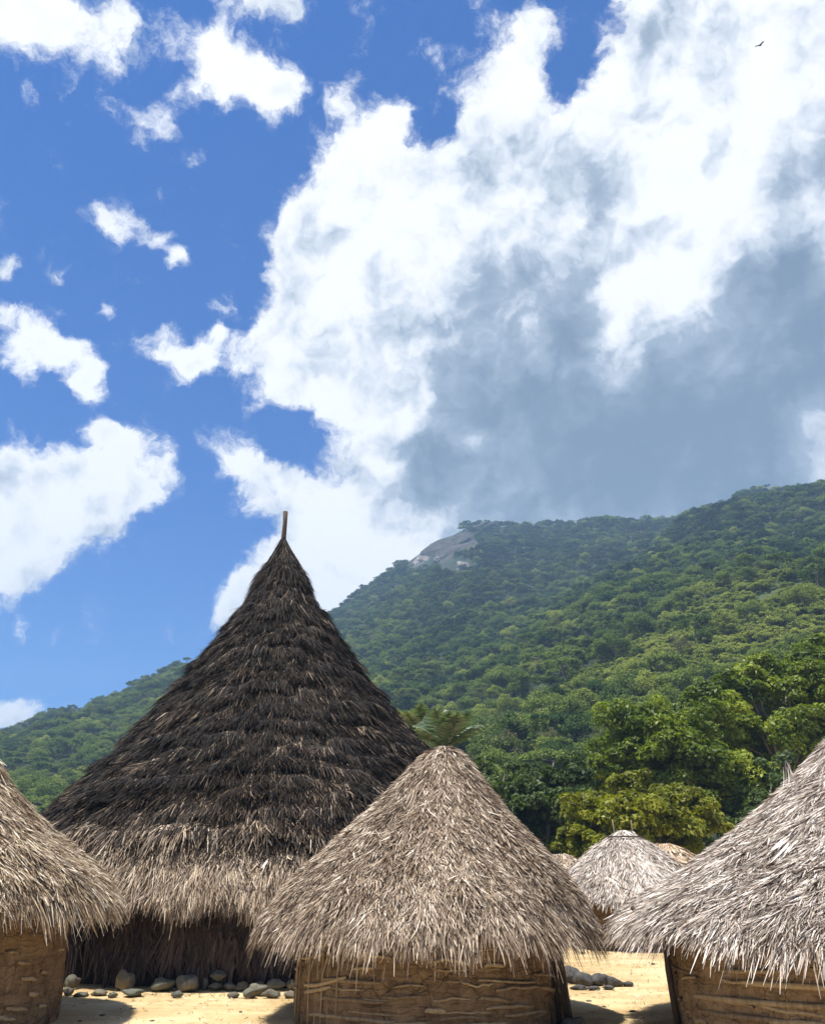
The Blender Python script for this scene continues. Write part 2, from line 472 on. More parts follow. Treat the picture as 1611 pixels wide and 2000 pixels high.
def rock_mat(name, k):
    m, n, bs = new_mat(name)
    geo = n.node('ShaderNodeNewGeometry').outputs['Position']
    rnd = n.node('ShaderNodeObjectInfo').outputs['Random']
    sc = n.node('ShaderNodeMapping'); sc.inputs['Scale'].default_value = (1, 1, .3); n.l.new(geo, sc.inputs[0])
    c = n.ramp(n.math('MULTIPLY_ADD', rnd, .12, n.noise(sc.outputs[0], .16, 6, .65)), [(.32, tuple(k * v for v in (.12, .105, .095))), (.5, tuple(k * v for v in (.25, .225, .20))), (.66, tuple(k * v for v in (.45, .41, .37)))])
    c = n.mix(n.sstep(n.noise(geo, .09, 4, .6), .54, .64), c, (.045, .055, .035))
    n.l.new(c, bs.inputs['Base Color']); bs.inputs['Roughness'].default_value = .9
    bump(n, bs, n.noise(sc.outputs[0], .5, 6, .7), 1, 1.0)
    return m


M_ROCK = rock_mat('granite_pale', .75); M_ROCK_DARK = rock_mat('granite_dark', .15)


def plain(name, col, rough=.8):
    m, n, bs = new_mat(name)
    pos = n.node('ShaderNodeTexCoord').outputs['Object']
    c = n.mix(n.noise(pos, 12, 4, .6), tuple(v * .7 for v in col), tuple(min(1, v * 1.25) for v in col))
    n.l.new(c, bs.inputs['Base Color']); bs.inputs['Roughness'].default_value = rough
    return m


M_FEATHER = plain('dark_feather', (.02, .018, .018))
M_SNAG = plain('bleached_wood', (.62, .58, .52))

# ------------------------------------------------------------------ ground and hills
def grid_mesh(name, X, Y, Z, smooth=True):
    ny, nx = X.shape
    V = np.stack([X, Y, Z], -1).reshape(-1, 3)
    i = np.arange(ny - 1)[:, None] * nx; j = np.arange(nx - 1)[None]
    Q = np.stack([i + j, i + j + 1, i + nx + j + 1, i + nx + j], -1).reshape(-1, 4)
    return np_mesh(name, V, Q, smooth)


def ground_z(x, y):
    """gentle unevenness of the village ground, flat under the huts' feet to within a centimetre or two"""
    return .018 * mnoise.noise(Vector((x * .5, y * .5, 3))) + .008 * mnoise.noise(Vector((x * 2.1, y * 2.1, 8)))


gx = np.concatenate([np.linspace(-900, -18, 22), np.linspace(-16, 16, 161), np.linspace(18, 900, 22)])
gy = np.concatenate([np.linspace(-300, 2, 12), np.linspace(3, 32, 150), np.linspace(34, 1200, 30)])
GX, GY = np.meshgrid(gx, gy)
GZ = np.vectorize(lambda x, y: ground_z(x, y) if abs(x) < 17 and 2 < y < 33 else 0.0)(GX, GY)
tag(link('ground', grid_mesh('ground', GX, GY, GZ), M_GROUND), 'packed yellow sand of the village square', None, None, 'structure')

SKYLINE = [(-900, 1560, 420), (-300, 1500, 430), (0, 1430, 440), (60, 1412, 440), (130, 1378, 445), (230, 1338, 450), (300, 1298, 455), (400, 1268, 470),
           (500, 1245, 500), (640, 1198, 560), (700, 1160, 590), (760, 1120, 600), (800, 1090, 605), (860, 1050, 610), (920, 1022, 615), (1000, 1022, 610), (1100, 1020, 600),
           (1200, 1012, 590), (1300, 1018, 570), (1390, 977, 540), (1450, 950, 520), (1550, 938, 510), (1611, 934, 505), (1900, 930, 490), (2500, 1050, 470), (3300, 1200, 450)]
SPUR = [(-900, 1660, 200), (300, 1640, 210), (560, 1570, 230), (660, 1490, 255), (760, 1430, 280), (870, 1352, 300), (950, 1285, 320), (1040, 1205, 340), (1140, 1140, 360),
        (1280, 1070, 390), (1450, 990, 430), (1611, 960, 450), (1900, 950, 440), (2500, 1080, 420), (3300, 1230, 400)]


def ridge_table(pts):
    az, dist, hgt = [], [], []
    for x, y, d in pts:
        v = pix_dir(x, y); az.append(math.atan2(v.x, v.y)); hor = math.hypot(v.x, v.y)
        dist.append(d); hgt.append(EYE + d * v.z / hor)
    return np.array(az), np.array(dist), np.array(hgt)


SK = ridge_table(SKYLINE); SP = ridge_table(SPUR)


def fbm(x, y, f, seed, oct_=4):
    s = 0; a = 1
    for k in range(oct_):
        s += a * mnoise.noise(Vector((x * f, y * f, seed + k * 7.3))); f *= 2.07; a *= .5
    return s


def hill_z(x, y):
    r = math.hypot(x, y); az = math.atan2(x, y)
    def prof(tab, r0, inset, pw):
        d = np.interp(az, tab[0], tab[1]); h = np.interp(az, tab[0], tab[2]) - inset
        if r < d:
            t = max(-.2, (r - r0) / (d - r0)); return h * (t if t < 0 else t ** pw)
        return h * max(-.1, 1 - ((r - d) / 190) ** 1.5)
    a = prof(SK, 130, 6, 1.06); b_ = prof(SP, 58, 5, 1.04)
    z = max(a, b_) + .0
    k = 12.0
    z = max(a, b_) + math.log(math.exp(min(0, -abs(a - b_) / k)) + 1) * k * .4 if r > 60 else max(a, b_)
    env = min(1, max(0, (r - 65) / 160))
    z += env * (9 * fbm(x, y, 1 / 95, 1.0, 3) + 3.0 * fbm(x, y, 1 / 28, 9.0, 2))
    return z


az = np.linspace(R(-58), R(58), 210)
rr = np.concatenate([np.linspace(44, 130, 34), np.linspace(134, 680, 120), np.linspace(690, 900, 14)])
AZ, RR = np.meshgrid(az, rr)
HX, HY = RR * np.sin(AZ), RR * np.cos(AZ)
HZ = np.vectorize(hill_z)(HX, HY)
HZ[0, :] = -3; HZ[-1, :] = -3; HZ[:, 0] = -3; HZ[:, -1] = -3
tag(link('hillside', grid_mesh('hillside', HX, HY, HZ), M_HILL), 'steep forested mountainside behind the village', None, None, 'structure')


def hill_hit(x, y):
    """point where the ray through a photo pixel meets the hill"""
    v = pix_dir(x, y); hor = math.hypot(v.x, v.y)
    for d in np.arange(60, 720, 2.0):
        z = EYE + d * v.z / hor
        px, py = d * v.x / hor, d * v.y / hor
        if hill_z(px, py) >= z: return Vector((px, py, hill_z(px, py)))
    return None


# ------------------------------------------------------------------ foliage
def leaf_faces(C, Rad, n_per, size, g, flat=.75, inner=.25):
    """leaf rhombs spread through clumps: C (k,3) centres, Rad (k,) radii"""
    k = len(C); idx = np.repeat(np.arange(k), n_per); m = len(idx)
    d = nz(g.normal(size=(m, 3))); d[:, 2] = np.where(d[:, 2] < -.35, -d[:, 2], d[:, 2])
    rad = Rad[idx] * np.where(g.random(m) < inner, g.random(m) ** .5, .82 + .3 * g.random(m))
    P = C[idx] + d * rad[:, None] * np.array([1, 1, flat])
    N = nz(d * .7 + np.array([0, 0, .45]) + g.normal(size=(m, 3)) * .5)
    A = nz(np.cross(N, g.normal(size=(m, 3)))); B = np.cross(N, A)
    s = size * (.6 + .8 * g.random(m))[:, None]
    V = np.stack([P - A * s, P + B * s * .48 + N * s * .12, P + A * s, P - B * s * .48 + N * s * .12], 1)
    Q = np.arange(m * 4).reshape(m, 4)
    tone = np.clip(g.normal(.5, .2, m) + np.repeat(g.normal(0, .12, k), n_per), 0, 1)
    return V.reshape(-1, 3), Q, tone


def crown_clumps(n, rx, ry, rz, zc, g, rad=(.22, .4), dome=.25):
    d = nz(g.normal(size=(n, 3))); d[:, 2] = np.abs(d[:, 2]) * 1.0 - dome * g.random(n)
    f = (.45 + .55 * g.random(n) ** .6)[:, None]
    C = d * f * np.array([rx, ry, rz]) + np.array([0, 0, zc])
    return C, (rad[0] + (rad[1] - rad[0]) * g.random(n)) * min(rx, rz * 1.3)


def limb_tubes(top, r0, C, g, count=9, base=None):
    tb = []
    for c in C[g.choice(len(C), min(count, len(C)), replace=False)]:
        a = np.array(top) * (.75 + .25 * g.random()) if base is None else np.array(base)
        mid = (a + c) / 2 + np.array([g.normal(0, .25), g.normal(0, .25), .08 * np.linalg.norm(c - a)])
        tb.append(tube([a, mid, c], [r0 * .55, r0 * .34, r0 * .12], 5))
    return tb


def hill_tree(kind, g):
    """unit trees about 8 m tall for the hillside"""
    n, rx, rz, zc, hgt, size = [(30, 3.4, 2.7, 4.2, 4.2, .34), (34, 4.4, 1.9, 5.6, 5.6, .36), (26, 2.5, 3.3, 4.6, 4.8, .32), (38, 4.0, 3.4, 4.0, 4.4, .36), (20, 3.6, 1.2, 6.9, 6.9, .33), (24, 2.8, 2.0, 2.2, 2.4, .34),
                                (32, 3.6, 3.0, 4.0, 4.2, .34), (26, 2.9, 1.5, 1.3, 1.5, .30), (20, 3.0, 2.8, 4.6, 5.2, .26)][kind]
    C, rad = crown_clumps(n, rx, rx, rz, zc, g, (.24, .42))
    V, Q, tone = leaf_faces(C, rad, 60 if kind == 8 else 95, size * .62, g)
    crown = np_mesh('crown', V, Q, False, {'tone': tone}); crown.materials.append({6: M_HILL_LIGHT, 7: M_HILL_LIGHT, 8: M_HILL_DRY}.get(kind, M_HILL_LEAF))
    tb = [tube([(0, 0, -1.2), (g.normal(0, .15), g.normal(0, .15), hgt * .5), (g.normal(0, .3), g.normal(0, .3), hgt)], [.24, .18, .11], 6)]
    tb += limb_tubes((0, 0, hgt), .2, C, g, 6)
    trunk = tubes_mesh('trunk', tb); trunk.materials.append(M_BARK)
    return trunk, crown


gt = np.random.default_rng(31)
HILL_TREES = [hill_tree(k, gt) for k in range(9)]

# scatter over the slopes, denser than the crowns are wide
MEADOWS = []
for mx_, my_, mr_ in ((1440, 1195, 24), (1330, 1262, 20), (1520, 1262, 24), (1215, 1330, 16), (1100, 1290, 14), (1060, 1395, 12), (180, 1520, 16)):
    q_ = hill_hit(mx_, my_)
    if q_: MEADOWS.append((q_.x, q_.y, mr_))


def meadow(x, y):
    """1 in the open grassy clearings of the slope"""
    w_ = 6 * fbm(x, y, 1 / 18, 4.0, 2)
    return max([0.0] + [max(0.0, min(1.0, 1.6 * (1 - (math.hypot(x - a, y - b_) + w_) / r))) for a, b_, r in MEADOWS])


hill = bpy.data.objects['hillside'].data
mc = np.array([meadow(v.co.x, v.co.y) if v.co.z > 2 else 0.0 for v in hill.vertices], np.float32)
hill.attributes.new('meadow', 'FLOAT', 'POINT').data.foreach_set('value', mc)
pts = []
g2 = np.random.default_rng(5)
ROCKS_PX = [(835, 1090, 46, 30), (885, 1062, 56, 27), (870, 1060, 50, 26), (905, 1112, 36, 30), (905, 1042, 34, 12), (860, 1098, 40, 20), (812, 1104, 20, 14)]


def rock_free(P):
    """False where the bare granite shows"""
    zc = P[1] * math.cos(PITCH) + (P[2] - EYE) * math.sin(PITCH)
    yc = -P[1] * math.sin(PITCH) + (P[2] - EYE) * math.cos(PITCH)
    x, y = 805.5 + F * P[0] / zc, 1000 - F * yc / zc
    if math.hypot(P[0], P[1]) < 430: return True
    return not any(((x - a) / (w * .9)) ** 2 + ((y - 6 - b_) / (h_ * .8)) ** 2 < 1 for a, b_, w, h_ in ROCKS_PX)


azs = (R(-38), R(38))
n_try = 38000
for _ in range(n_try):
    a_ = g2.uniform(*azs); r_ = math.sqrt(g2.uniform(72 ** 2, 680 ** 2))
    dmax = np.interp(a_, SK[0], SK[1])
    if r_ > dmax + 16: continue
    if a_ < R(-8) and r_ < 115: continue
    x, y = r_ * math.sin(a_), r_ * math.cos(a_); z = hill_z(x, y)
    if z < .5: continue
    # hidden behind the spur crest: skip only deep behind it
    P = (x, y, z)
    if not rock_free(P): continue
    mw = meadow(x, y)
    kind = int(g2.choice(9, p=[.22, .17, .12, .16, .04, .10, .09, .05, .05]))
    s = (.30 + .50 * g2.random() ** 1.6) * (1.12 if r_ > 300 else 1.0)
    if mw > .2 and g2.random() < mw * 1.1: kind = 7
    if kind == 4 and r_ < 160: kind = 1
    pts.append((r_, x, y, z, kind, s, g2.uniform(0, 6.28)))
for a, b_, r in MEADOWS:
    for _ in range(int(r * r * .4)):
        x, y = a + g2.uniform(-r, r), b_ + g2.uniform(-r, r)
        if meadow(x, y) < .15: continue
        pts.append((math.hypot(x, y), x, y, hill_z(x, y), 7, g2.uniform(.25, .75), g2.uniform(0, 6.28)))
pts.sort()


def in_view(p):
    zc = p[2] * math.cos(PITCH) + (p[3] + 5 - EYE) * math.sin(PITCH)
    yc = -p[2] * math.sin(PITCH) + (p[3] + 5 - EYE) * math.cos(PITCH)
    x, y = 805.5 + F * p[1] / zc, 1000 - F * yc / zc
    # not hidden by the huts and the big trees
    if not (-20 < x < 1630): return False
    if x < 90: return y < 1440 + x * 1.2
    if x < 560: return y < 1590 - (x - 90) * 1.15
    if x < 850: return y < 1050 + (x - 560) * 1.4
    if x < 1150: return y < 1490
    return y < 1500 - (x - 1150) * .5


near = [p for p in pts if in_view(p)][:240]
nearset = set(near)
far = [p for p in pts if p not in nearset]

KIND_LABEL = ['round-crowned green tree in the forest low on the hillside', 'broad flat-topped green tree in the forest low on the hillside',
              'tall narrow green tree in the forest low on the hillside', 'large domed green tree in the forest low on the hillside',
              'umbrella-shaped green tree on a bare stem low on the hillside', 'low bushy green tree in the forest low on the hillside',
              'pale yellow-green round tree in the forest low on the hillside', 'low pale green shrub on the open part of the hillside', 'thin dry-looking olive tree in the forest low on the hillside']
protos = {}
for p in near:
    k = p[4]
    if k not in protos:
        t_ = thing('hillside_tree', (0, 0, 0), KIND_LABEL[k], 'tree', 'trees low on the hillside, ' + ['round', 'broad', 'narrow', 'domed', 'umbrella', 'bushy', 'pale', 'shrub', 'dry'][k])
        link('trunk', HILL_TREES[k][0], None, t_); link('crown', HILL_TREES[k][1], None, t_)
        protos[k] = t_
    else:
        t_ = copy_tree(protos[k])
    t_.location = (p[1], p[2], p[3]); t_.rotation_euler = (0, 0, p[6]); t_.scale = (p[5], p[5], p[5] * (1 + .2 * math.sin(p[6] * 3)))

# the rest of the wood is one mass
lib = bpy.data.collections.new('forest_library')
for k, (tr_, cr_) in enumerate(HILL_TREES):
    vs_, fs, mats, tones = [], [], [], []
    nv = len(tr_.vertices)
    a_ = np.empty(nv * 3); tr_.vertices.foreach_get('co', a_); vs_.append(a_.reshape(-1, 3))
    c_ = np.empty(len(cr_.vertices) * 3); cr_.vertices.foreach_get('co', c_); vs_.append(c_.reshape(-1, 3))
    fs = [tuple(q.vertices) for q in tr_.polygons]; n_tr = len(fs)
    fs += [tuple(v + nv for v in q.vertices) for q in cr_.polygons]
    me = bpy.data.meshes.new('tree_%d' % k); me.from_pydata(np.vstack(vs_).tolist(), [], fs)
    me.materials.append(M_BARK); me.materials.append(cr_.materials[0])
    me.polygons.foreach_set('material_index', np.array([0] * n_tr + [1] * (len(fs) - n_tr), np.int32))
    ta = np.empty(len(cr_.polygons), np.float32); cr_.attributes['tone'].data.foreach_get('value', ta)
    at_ = me.attributes.new('tone', 'FLOAT', 'FACE'); at_.data.foreach_set('value', np.concatenate([np.zeros(n_tr, np.float32), ta]))
    me.update()
    o = bpy.data.objects.new('tree_%d' % k, me); lib.objects.link(o)
fm = bpy.data.meshes.new('hillside_forest'); fm.from_pydata([(p[1], p[2], p[3]) for p in far], [], [])
for nm, arr, ty in (('idx', [p[4] for p in far], 'INT'), ('scl', [p[5] for p in far], 'FLOAT'), ('rot', [p[6] for p in far], 'FLOAT')):
    at_ = fm.attributes.new(nm, ty, 'POINT'); at_.data.foreach_set('value', arr)
fo = tag(link('hillside_forest', fm), 'dense green forest covering the mountainside', 'forest', None, 'stuff')
ng = bpy.data.node_groups.new('forest', 'GeometryNodeTree')
ng.interface.new_socket('Geometry', in_out='INPUT', socket_type='NodeSocketGeometry')
ng.interface.new_socket('Geometry', in_out='OUTPUT', socket_type='NodeSocketGeometry')
gi, go = ng.nodes.new('NodeGroupInput'), ng.nodes.new('NodeGroupOutput')
ci = ng.nodes.new('GeometryNodeCollectionInfo'); ci.inputs[0].default_value = lib
ci.inputs['Separate Children'].default_value = True; ci.inputs['Reset Children'].default_value = True
ip = ng.nodes.new('GeometryNodeInstanceOnPoints'); ip.inputs['Pick Instance'].default_value = True


def named(nm, ty):
    q = ng.nodes.new('GeometryNodeInputNamedAttribute'); q.data_type = ty; q.inputs['Name'].default_value = nm
    return q.outputs['Attribute']


cx_ = ng.nodes.new('ShaderNodeCombineXYZ')
ng.links.new(gi.outputs[0], ip.inputs['Points']); ng.links.new(ci.outputs[0], ip.inputs['Instance'])
ng.links.new(named('idx', 'INT'), ip.inputs['Instance Index'])
ng.links.new(named('rot', 'FLOAT'), cx_.inputs['Z'])
e2r = ng.nodes.new('FunctionNodeEulerToRotation'); ng.links.new(cx_.outputs[0], e2r.inputs[0]); ng.links.new(e2r.outputs[0], ip.inputs['Rotation'])
ng.links.new(named('scl', 'FLOAT'), ip.inputs['Scale']); ng.links.new(ip.outputs[0], go.inputs[0])
md = fo.modifiers.new('forest', 'NODES'); md.node_group = ng

# granite slabs below the summit, set into the slope
def rock_slab(px, py, w, h_, label, seed, mat=M_ROCK):
    c = hill_hit(px, py)
    if c is None: return
    d = math.hypot(c.x, c.y); k = d / (F * math.cos(PITCH)) * 1.02
    bm = bmesh.new(); bmesh.ops.create_icosphere(bm, subdivisions=4, radius=1)
    for v in bm.verts:
        n_ = mnoise.noise(v.co * 1.6 + Vector((seed, 0, 0))) * .35 + mnoise.noise(v.co * 4 + Vector((seed, 5, 0))) * .14
        v.co = v.co * (1 + n_)
        v.co.x *= w * k; v.co.y *= 4.5; v.co.z *= h_ * k * 1.15
    me = bpy.data.meshes.new('rock_face'); bm.to_mesh(me); bm.free()
    o = link('rock_face', me, mat, loc=c + Vector((0, 1.5, 0)))
    o.rotation_euler = (R(-38), R(-18), math.atan2(-c.x, c.y) + R(-12))
    tag(o, label, 'rock face')


rock_slab(822, 1100, 18, 17, 'pale granite slab where the bare ridge slopes down to the trees', 1.0)
rock_slab(905, 1112, 15, 13, 'pale pointed granite slab among the trees below the summit cliff', 3.0)
rock_slab(903, 1056, 12, 6, 'small whitish granite ledge just under the summit', 6.0)
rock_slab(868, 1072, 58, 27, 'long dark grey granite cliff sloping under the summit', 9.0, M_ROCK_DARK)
rock_slab(857, 1098, 8, 7, 'tiny pale granite knob in the dark cliff', 12.0)
rock_slab(885, 1085, 46, 30, 'broad dark granite wall between the pale slabs', 15.0, M_ROCK_DARK)
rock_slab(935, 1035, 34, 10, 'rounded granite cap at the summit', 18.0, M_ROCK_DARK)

# skyline trees of the lower ridge, and a bare one
def sky_tree(px, py, k, s, label):
    c = None
    v = pix_dir(px, py); a_ = math.atan2(v.x, v.y); d = float(np.interp(a_, SK[0], SK[1])) - 2
    x, y = d * math.sin(a_), d * math.cos(a_)
    t_ = thing('ridge_tree', (x, y, hill_z(x, y) - .3), label, 'tree')
    link('trunk', HILL_TREES[k][0], None, t_); link('crown', HILL_TREES[k][1], None, t_)
    t_.scale = (s, s, s * 1.15)


sky_tree(105, 1370, 4, .85, 'open-crowned tree standing clear on the low ridge, above the white cloud edge')
sky_tree(143, 1365, 4, .8, 'flat-topped tree on the low ridge beside the open-crowned tree')
sky_tree(176, 1360, 2, .65, 'slim tree on the low ridge just uphill of the flat-topped tree')
sky_tree(365, 1285, 4, .75, 'small umbrella tree on the ridge next to a bare tree by the dark roof')


def bare_tree(px, py, label, hgt, mat, name='bare_tree', d=None):
    g = np.random.default_rng(px)
    v = pix_dir(px, py); a_ = math.atan2(v.x, v.y)
    d = d or float(np.interp(a_, SK[0], SK[1])) - 2
    x, y = d * math.sin(a_), d * math.cos(a_)
    t_ = thing(name, (x, y, hill_z(x, y) - .5), label, 'tree')
    link('trunk', tubes_mesh('trunk', [tube([(0, 0, -1), (.1, 0, hgt * .5), (0, .1, hgt)], [.2 * hgt / 8, .15 * hgt / 8, .05], 6)]), mat, t_)
    for i in range(6):
        z0 = hgt * g.uniform(.4, .85); an = g.uniform(0, 6.28); l = hgt * g.uniform(.2, .35)
        e = (math.cos(an) * l, math.sin(an) * l, z0 + l * .7); m_ = (math.cos(an) * l * .5, math.sin(an) * l * .5, z0 + l * .25)
        link('branch', tubes_mesh('branch', [tube([(0.05, 0, z0), m_, e], [.09 * hgt / 8, .06 * hgt / 8, .025], 5)]), mat, t_)


bare_tree(392, 1275, 'leafless tree on the ridge against the blue sky by the dark roof', 9, M_BARK)
c_ = hill_hit(921, 1352)
if c_: bare_tree(921, 1352, 'bleached dead snag standing out white on the wooded spur', 5.5, M_SNAG, 'dead_snag', math.hypot(c_.x, c_.y))


# big trees behind the far huts, built from the lobes the photograph shows
def big_tree(name, label, base_px, depth, lobes, mat, size, per, seed, trunk_r=.28, cat='tree', dens=1.0):
    """lobes: (px, py, half width px, half height px, depth offset)"""
    g = np.random.default_rng(seed)
    b0 = at(base_px, 1700, depth); root = Vector((b0.x, depth, 0))
    t_ = thing(name, root, label, cat)
    Cs, Rs = [], []
    for x, y, w, h_, dd in lobes:
        c = at(x, y, depth + dd); k = (depth + dd) / (F * math.cos(PITCH)) * 1.03
        rx, rz = w * k, h_ * k
        n = max(7, int(26 * dens * (rx * rz / 3.0)))
        C, rad = crown_clumps(n, rx * .85, rx * .8, rz * .85, 0, g, (.17, .30), .9)
        C = C + np.array(c - root); Cs.append(C); Rs.append(np.minimum(rad, .62))
    C = np.vstack(Cs); rad = np.concatenate(Rs)
    V, Q, tone = leaf_faces(C, rad, per, size, g, .8, .3)
    cr = np_mesh('crown', V, Q, False, {'tone': tone}); link('crown', cr, mat, t_)
    top = np.array(at(lobes[0][0], lobes[0][1] + lobes[0][3] * .4, depth) - root)
    tb = [tube([(0, 0, -.3), (top[0] * .25, 0, top[2] * .4), (top[0] * .7, .1, top[2] * .8), top], [trunk_r, trunk_r * .8, trunk_r * .55, trunk_r * .35], 8)]
    for Cl in Cs:
        tb += limb_tubes(None, trunk_r * .8, Cl, g, 5, base=(top[0] * .5, 0, top[2] * .6))
    link('trunk', tubes_mesh('trunk', tb), M_BARK, t_)
    return t_


big_tree('broadleaf_tree', 'large glossy green tree with a domed crown rising behind the yellow-green tree', 1300, 42,
         [(1275, 1455, 130, 95, 0), (1185, 1500, 55, 65, -1), (1380, 1400, 75, 75, 1), (1340, 1510, 120, 85, -.5), (1430, 1540, 90, 75, 0), (1220, 1560, 100, 70, .5)], M_LEAF_BRIGHT, .125, 170, 41)
big_tree('broadleaf_tree', 'tallest green tree, its crown reaching highest behind the silver-thatched hut', 1540, 46,
         [(1530, 1350, 120, 85, 0), (1440, 1345, 60, 60, -1), (1600, 1300, 85, 75, 1), (1500, 1440, 120, 80, -1), (1610, 1440, 90, 90, 0), (1480, 1530, 90, 70, 0)], M_LEAF_BRIGHT, .13, 165, 42)
big_tree('broadleaf_tree', 'yellow-green bushy tree standing right behind the small pale hut', 1235, 34,
         [(1240, 1600, 135, 80, 0), (1140, 1620, 60, 70, -.5), (1345, 1600, 75, 75, .5), (1250, 1545, 65, 40, 0), (1115, 1660, 40, 50, -.5), (1360, 1665, 80, 60, .8), (1220, 1660, 120, 60, -.8)], M_LEAF_YELLOW, .10, 170, 43, .15, dens=1.35)
big_tree('broadleaf_tree', 'dull dark green leafy tree filling the gap beside the yellow-green tree', 1060, 38,
         [(1070, 1570, 85, 95, 0), (1105, 1515, 55, 50, .5), (1005, 1600, 70, 80, .5), (1060, 1650, 80, 70, 0), (1110, 1620, 60, 90, .8)], M_LEAF_DARK, .115, 140, 44)
big_tree('broadleaf_tree', 'rounded mid-green tree just above the slope of the grey-tan thatched roof', 975, 50,
         [(985, 1545, 60, 50, 0), (935, 1510, 50, 40, 1), (1020, 1520, 40, 40, 0), (900, 1560, 60, 50, 0)], M_LEAF_DARK, .13, 130, 45)
big_tree('broadleaf_tree', 'dark green tree under the tallest tree beside the silver thatch slope', 1470, 40,
         [(1470, 1590, 90, 60, 0), (1540, 1530, 80, 60, 1), (1420, 1620, 70, 50, 0)], M_LEAF_DARK, .12, 110, 46)


def palm(px, py, depth, n, length, label, seed):
    g = np.random.default_rng(seed); c = at(px, py, depth); t_ = thing('palm_tree', (c.x, depth, 0), label, 'palm')
    link('trunk', tubes_mesh('trunk', [tube([(0, 0, -.3), (.1, 0, c.z * .5), (0, 0, c.z)], [.17, .13, .12], 8)]), M_BARK, t_)
    for i in range(n):
        an = i * 2.4 + g.uniform(-.2, .2); up = g.uniform(.7, 1.5); L = length * g.uniform(.8, 1.1)
        u = np.linspace(0, 1, 9)
        hor = L * (u * math.cos(up * .75)); zz = L * (u * math.sin(up) - .42 * u ** 2.4 * math.cos(up * .6))
        sp = np.stack([hor * math.cos(an), hor * math.sin(an), zz], -1)
        V, Q = [], []
        side = np.array([-math.sin(an), math.cos(an), 0])
        for j in range(1, 9):
            for q in range(3):
                f = (q / 3); P = sp[j - 1] * (1 - f) + sp[j] * f
                T = nz(sp[j] - sp[j - 1]); l = L * .34 * math.sin(math.pi * min(1, (j - 1 + f) / 8.2 + .1)) + .06
                for s in (-1, 1):
                    tip = P + (side * s * .8 + T * .55) * l + np.array([0, 0, -.35 * l + g.normal(0, .04)])
                    w = T * .065; k0 = len(V)
                    V += [P - w, P + w, tip + w * .2, tip - w * .2]; Q.append([k0, k0 + 1, k0 + 2, k0 + 3])
        V = np.array(V) + np.array([0, 0, c.z])
        link('frond', np_mesh('frond', V, Q, False, {'tone': g.random(len(Q))}), M_PALM, t_)


palm(870, 1462, 34, 15, 2.0, 'palm with drooping fronds just above the tip of the grey-tan roof', 3)
palm(812, 1440, 37, 13, 1.9, 'palm half hidden behind the dark roof edge', 4)

# ------------------------------------------------------------------ thatch
class Profile:
    """roof outline: list of (radius, height) from the top down, with a centre that may lean"""
    def __init__(self, pts, lean=(0, 0), droop=None, lump=.02):
        self.p = np.array(pts, float); d = np.linalg.norm(np.diff(self.p, axis=0), axis=1)
        self.s = np.concatenate([[0], np.cumsum(d)]); self.L = self.s[-1]; self.lean = lean
        self.z0 = self.p[-1, 1]; self.z1 = self.p[0, 1]; self.droop = droop; self.lump = lump; self.edges = None

    def rz(self, s):
        over = np.maximum(0, s - self.L)
        r = np.interp(s, self.s, self.p[:, 0]); z = np.interp(s, self.s, self.p[:, 1]) - over
        return r, z

    def point(self, s, phi, off=0.0):
        e = .03
        r, z = self.rz(s); ra, za = self.rz(np.maximum(s - e, 0)); rb, zb = self.rz(np.minimum(s + e, self.L))
        tr, tz = rb - ra, zb - za; l = np.hypot(tr, tz) + 1e-9; tr, tz = tr / l, tz / l
        t = (z - self.z0) / (self.z1 - self.z0)
        wob = 1 + .018 * np.sin(3 * phi + 5 * t) + .012 * np.sin(7 * phi + 2 + 9 * t)
        cph, sph = np.cos(phi), np.sin(phi)
        cx, cyy = self.lean[0] * np.clip(t, 0, 1) ** 1.2, self.lean[1] * np.clip(t, 0, 1) ** 1.2
        nr, nzz = -tz, tr
        if self.edges is not None:      # each course of thatch stands out over the one below
            q = np.interp(s + .05 * (np.sin(3 * phi) + .7 * np.sin(8 * phi + 1) + .4 * np.sin(21 * phi)), self.edges, np.arange(len(self.edges)))
            off = off + self.step * (q % 1.0) ** 1.3 * np.clip(r, 0, 1) * (1 + .5 * np.sin(5 * phi + 2 * np.floor(q)))
        off = off + self.lump * np.clip(r, 0, 1) * (np.sin(9 * phi + 3.1 * s) * np.sin(4.3 * s + 2 * phi) + .7 * np.sin(17 * phi - 2.3 * s) * np.sin(7.7 * s + 1) + .5 * np.sin(31 * phi + 5 * s))
        rr_ = r * wob + nr * off; zz = z + nzz * off
        if self.droop is not None: zz = zz + self.droop(phi) * np.clip(1 - t * 2.2, 0, 1)
        P = np.stack([cx + rr_ * cph, cyy + rr_ * sph, zz], -1)
        T = np.stack([tr * cph, tr * sph, tz], -1); N = np.stack([nr * cph, nr * sph, nzz], -1)
        return P, T, N


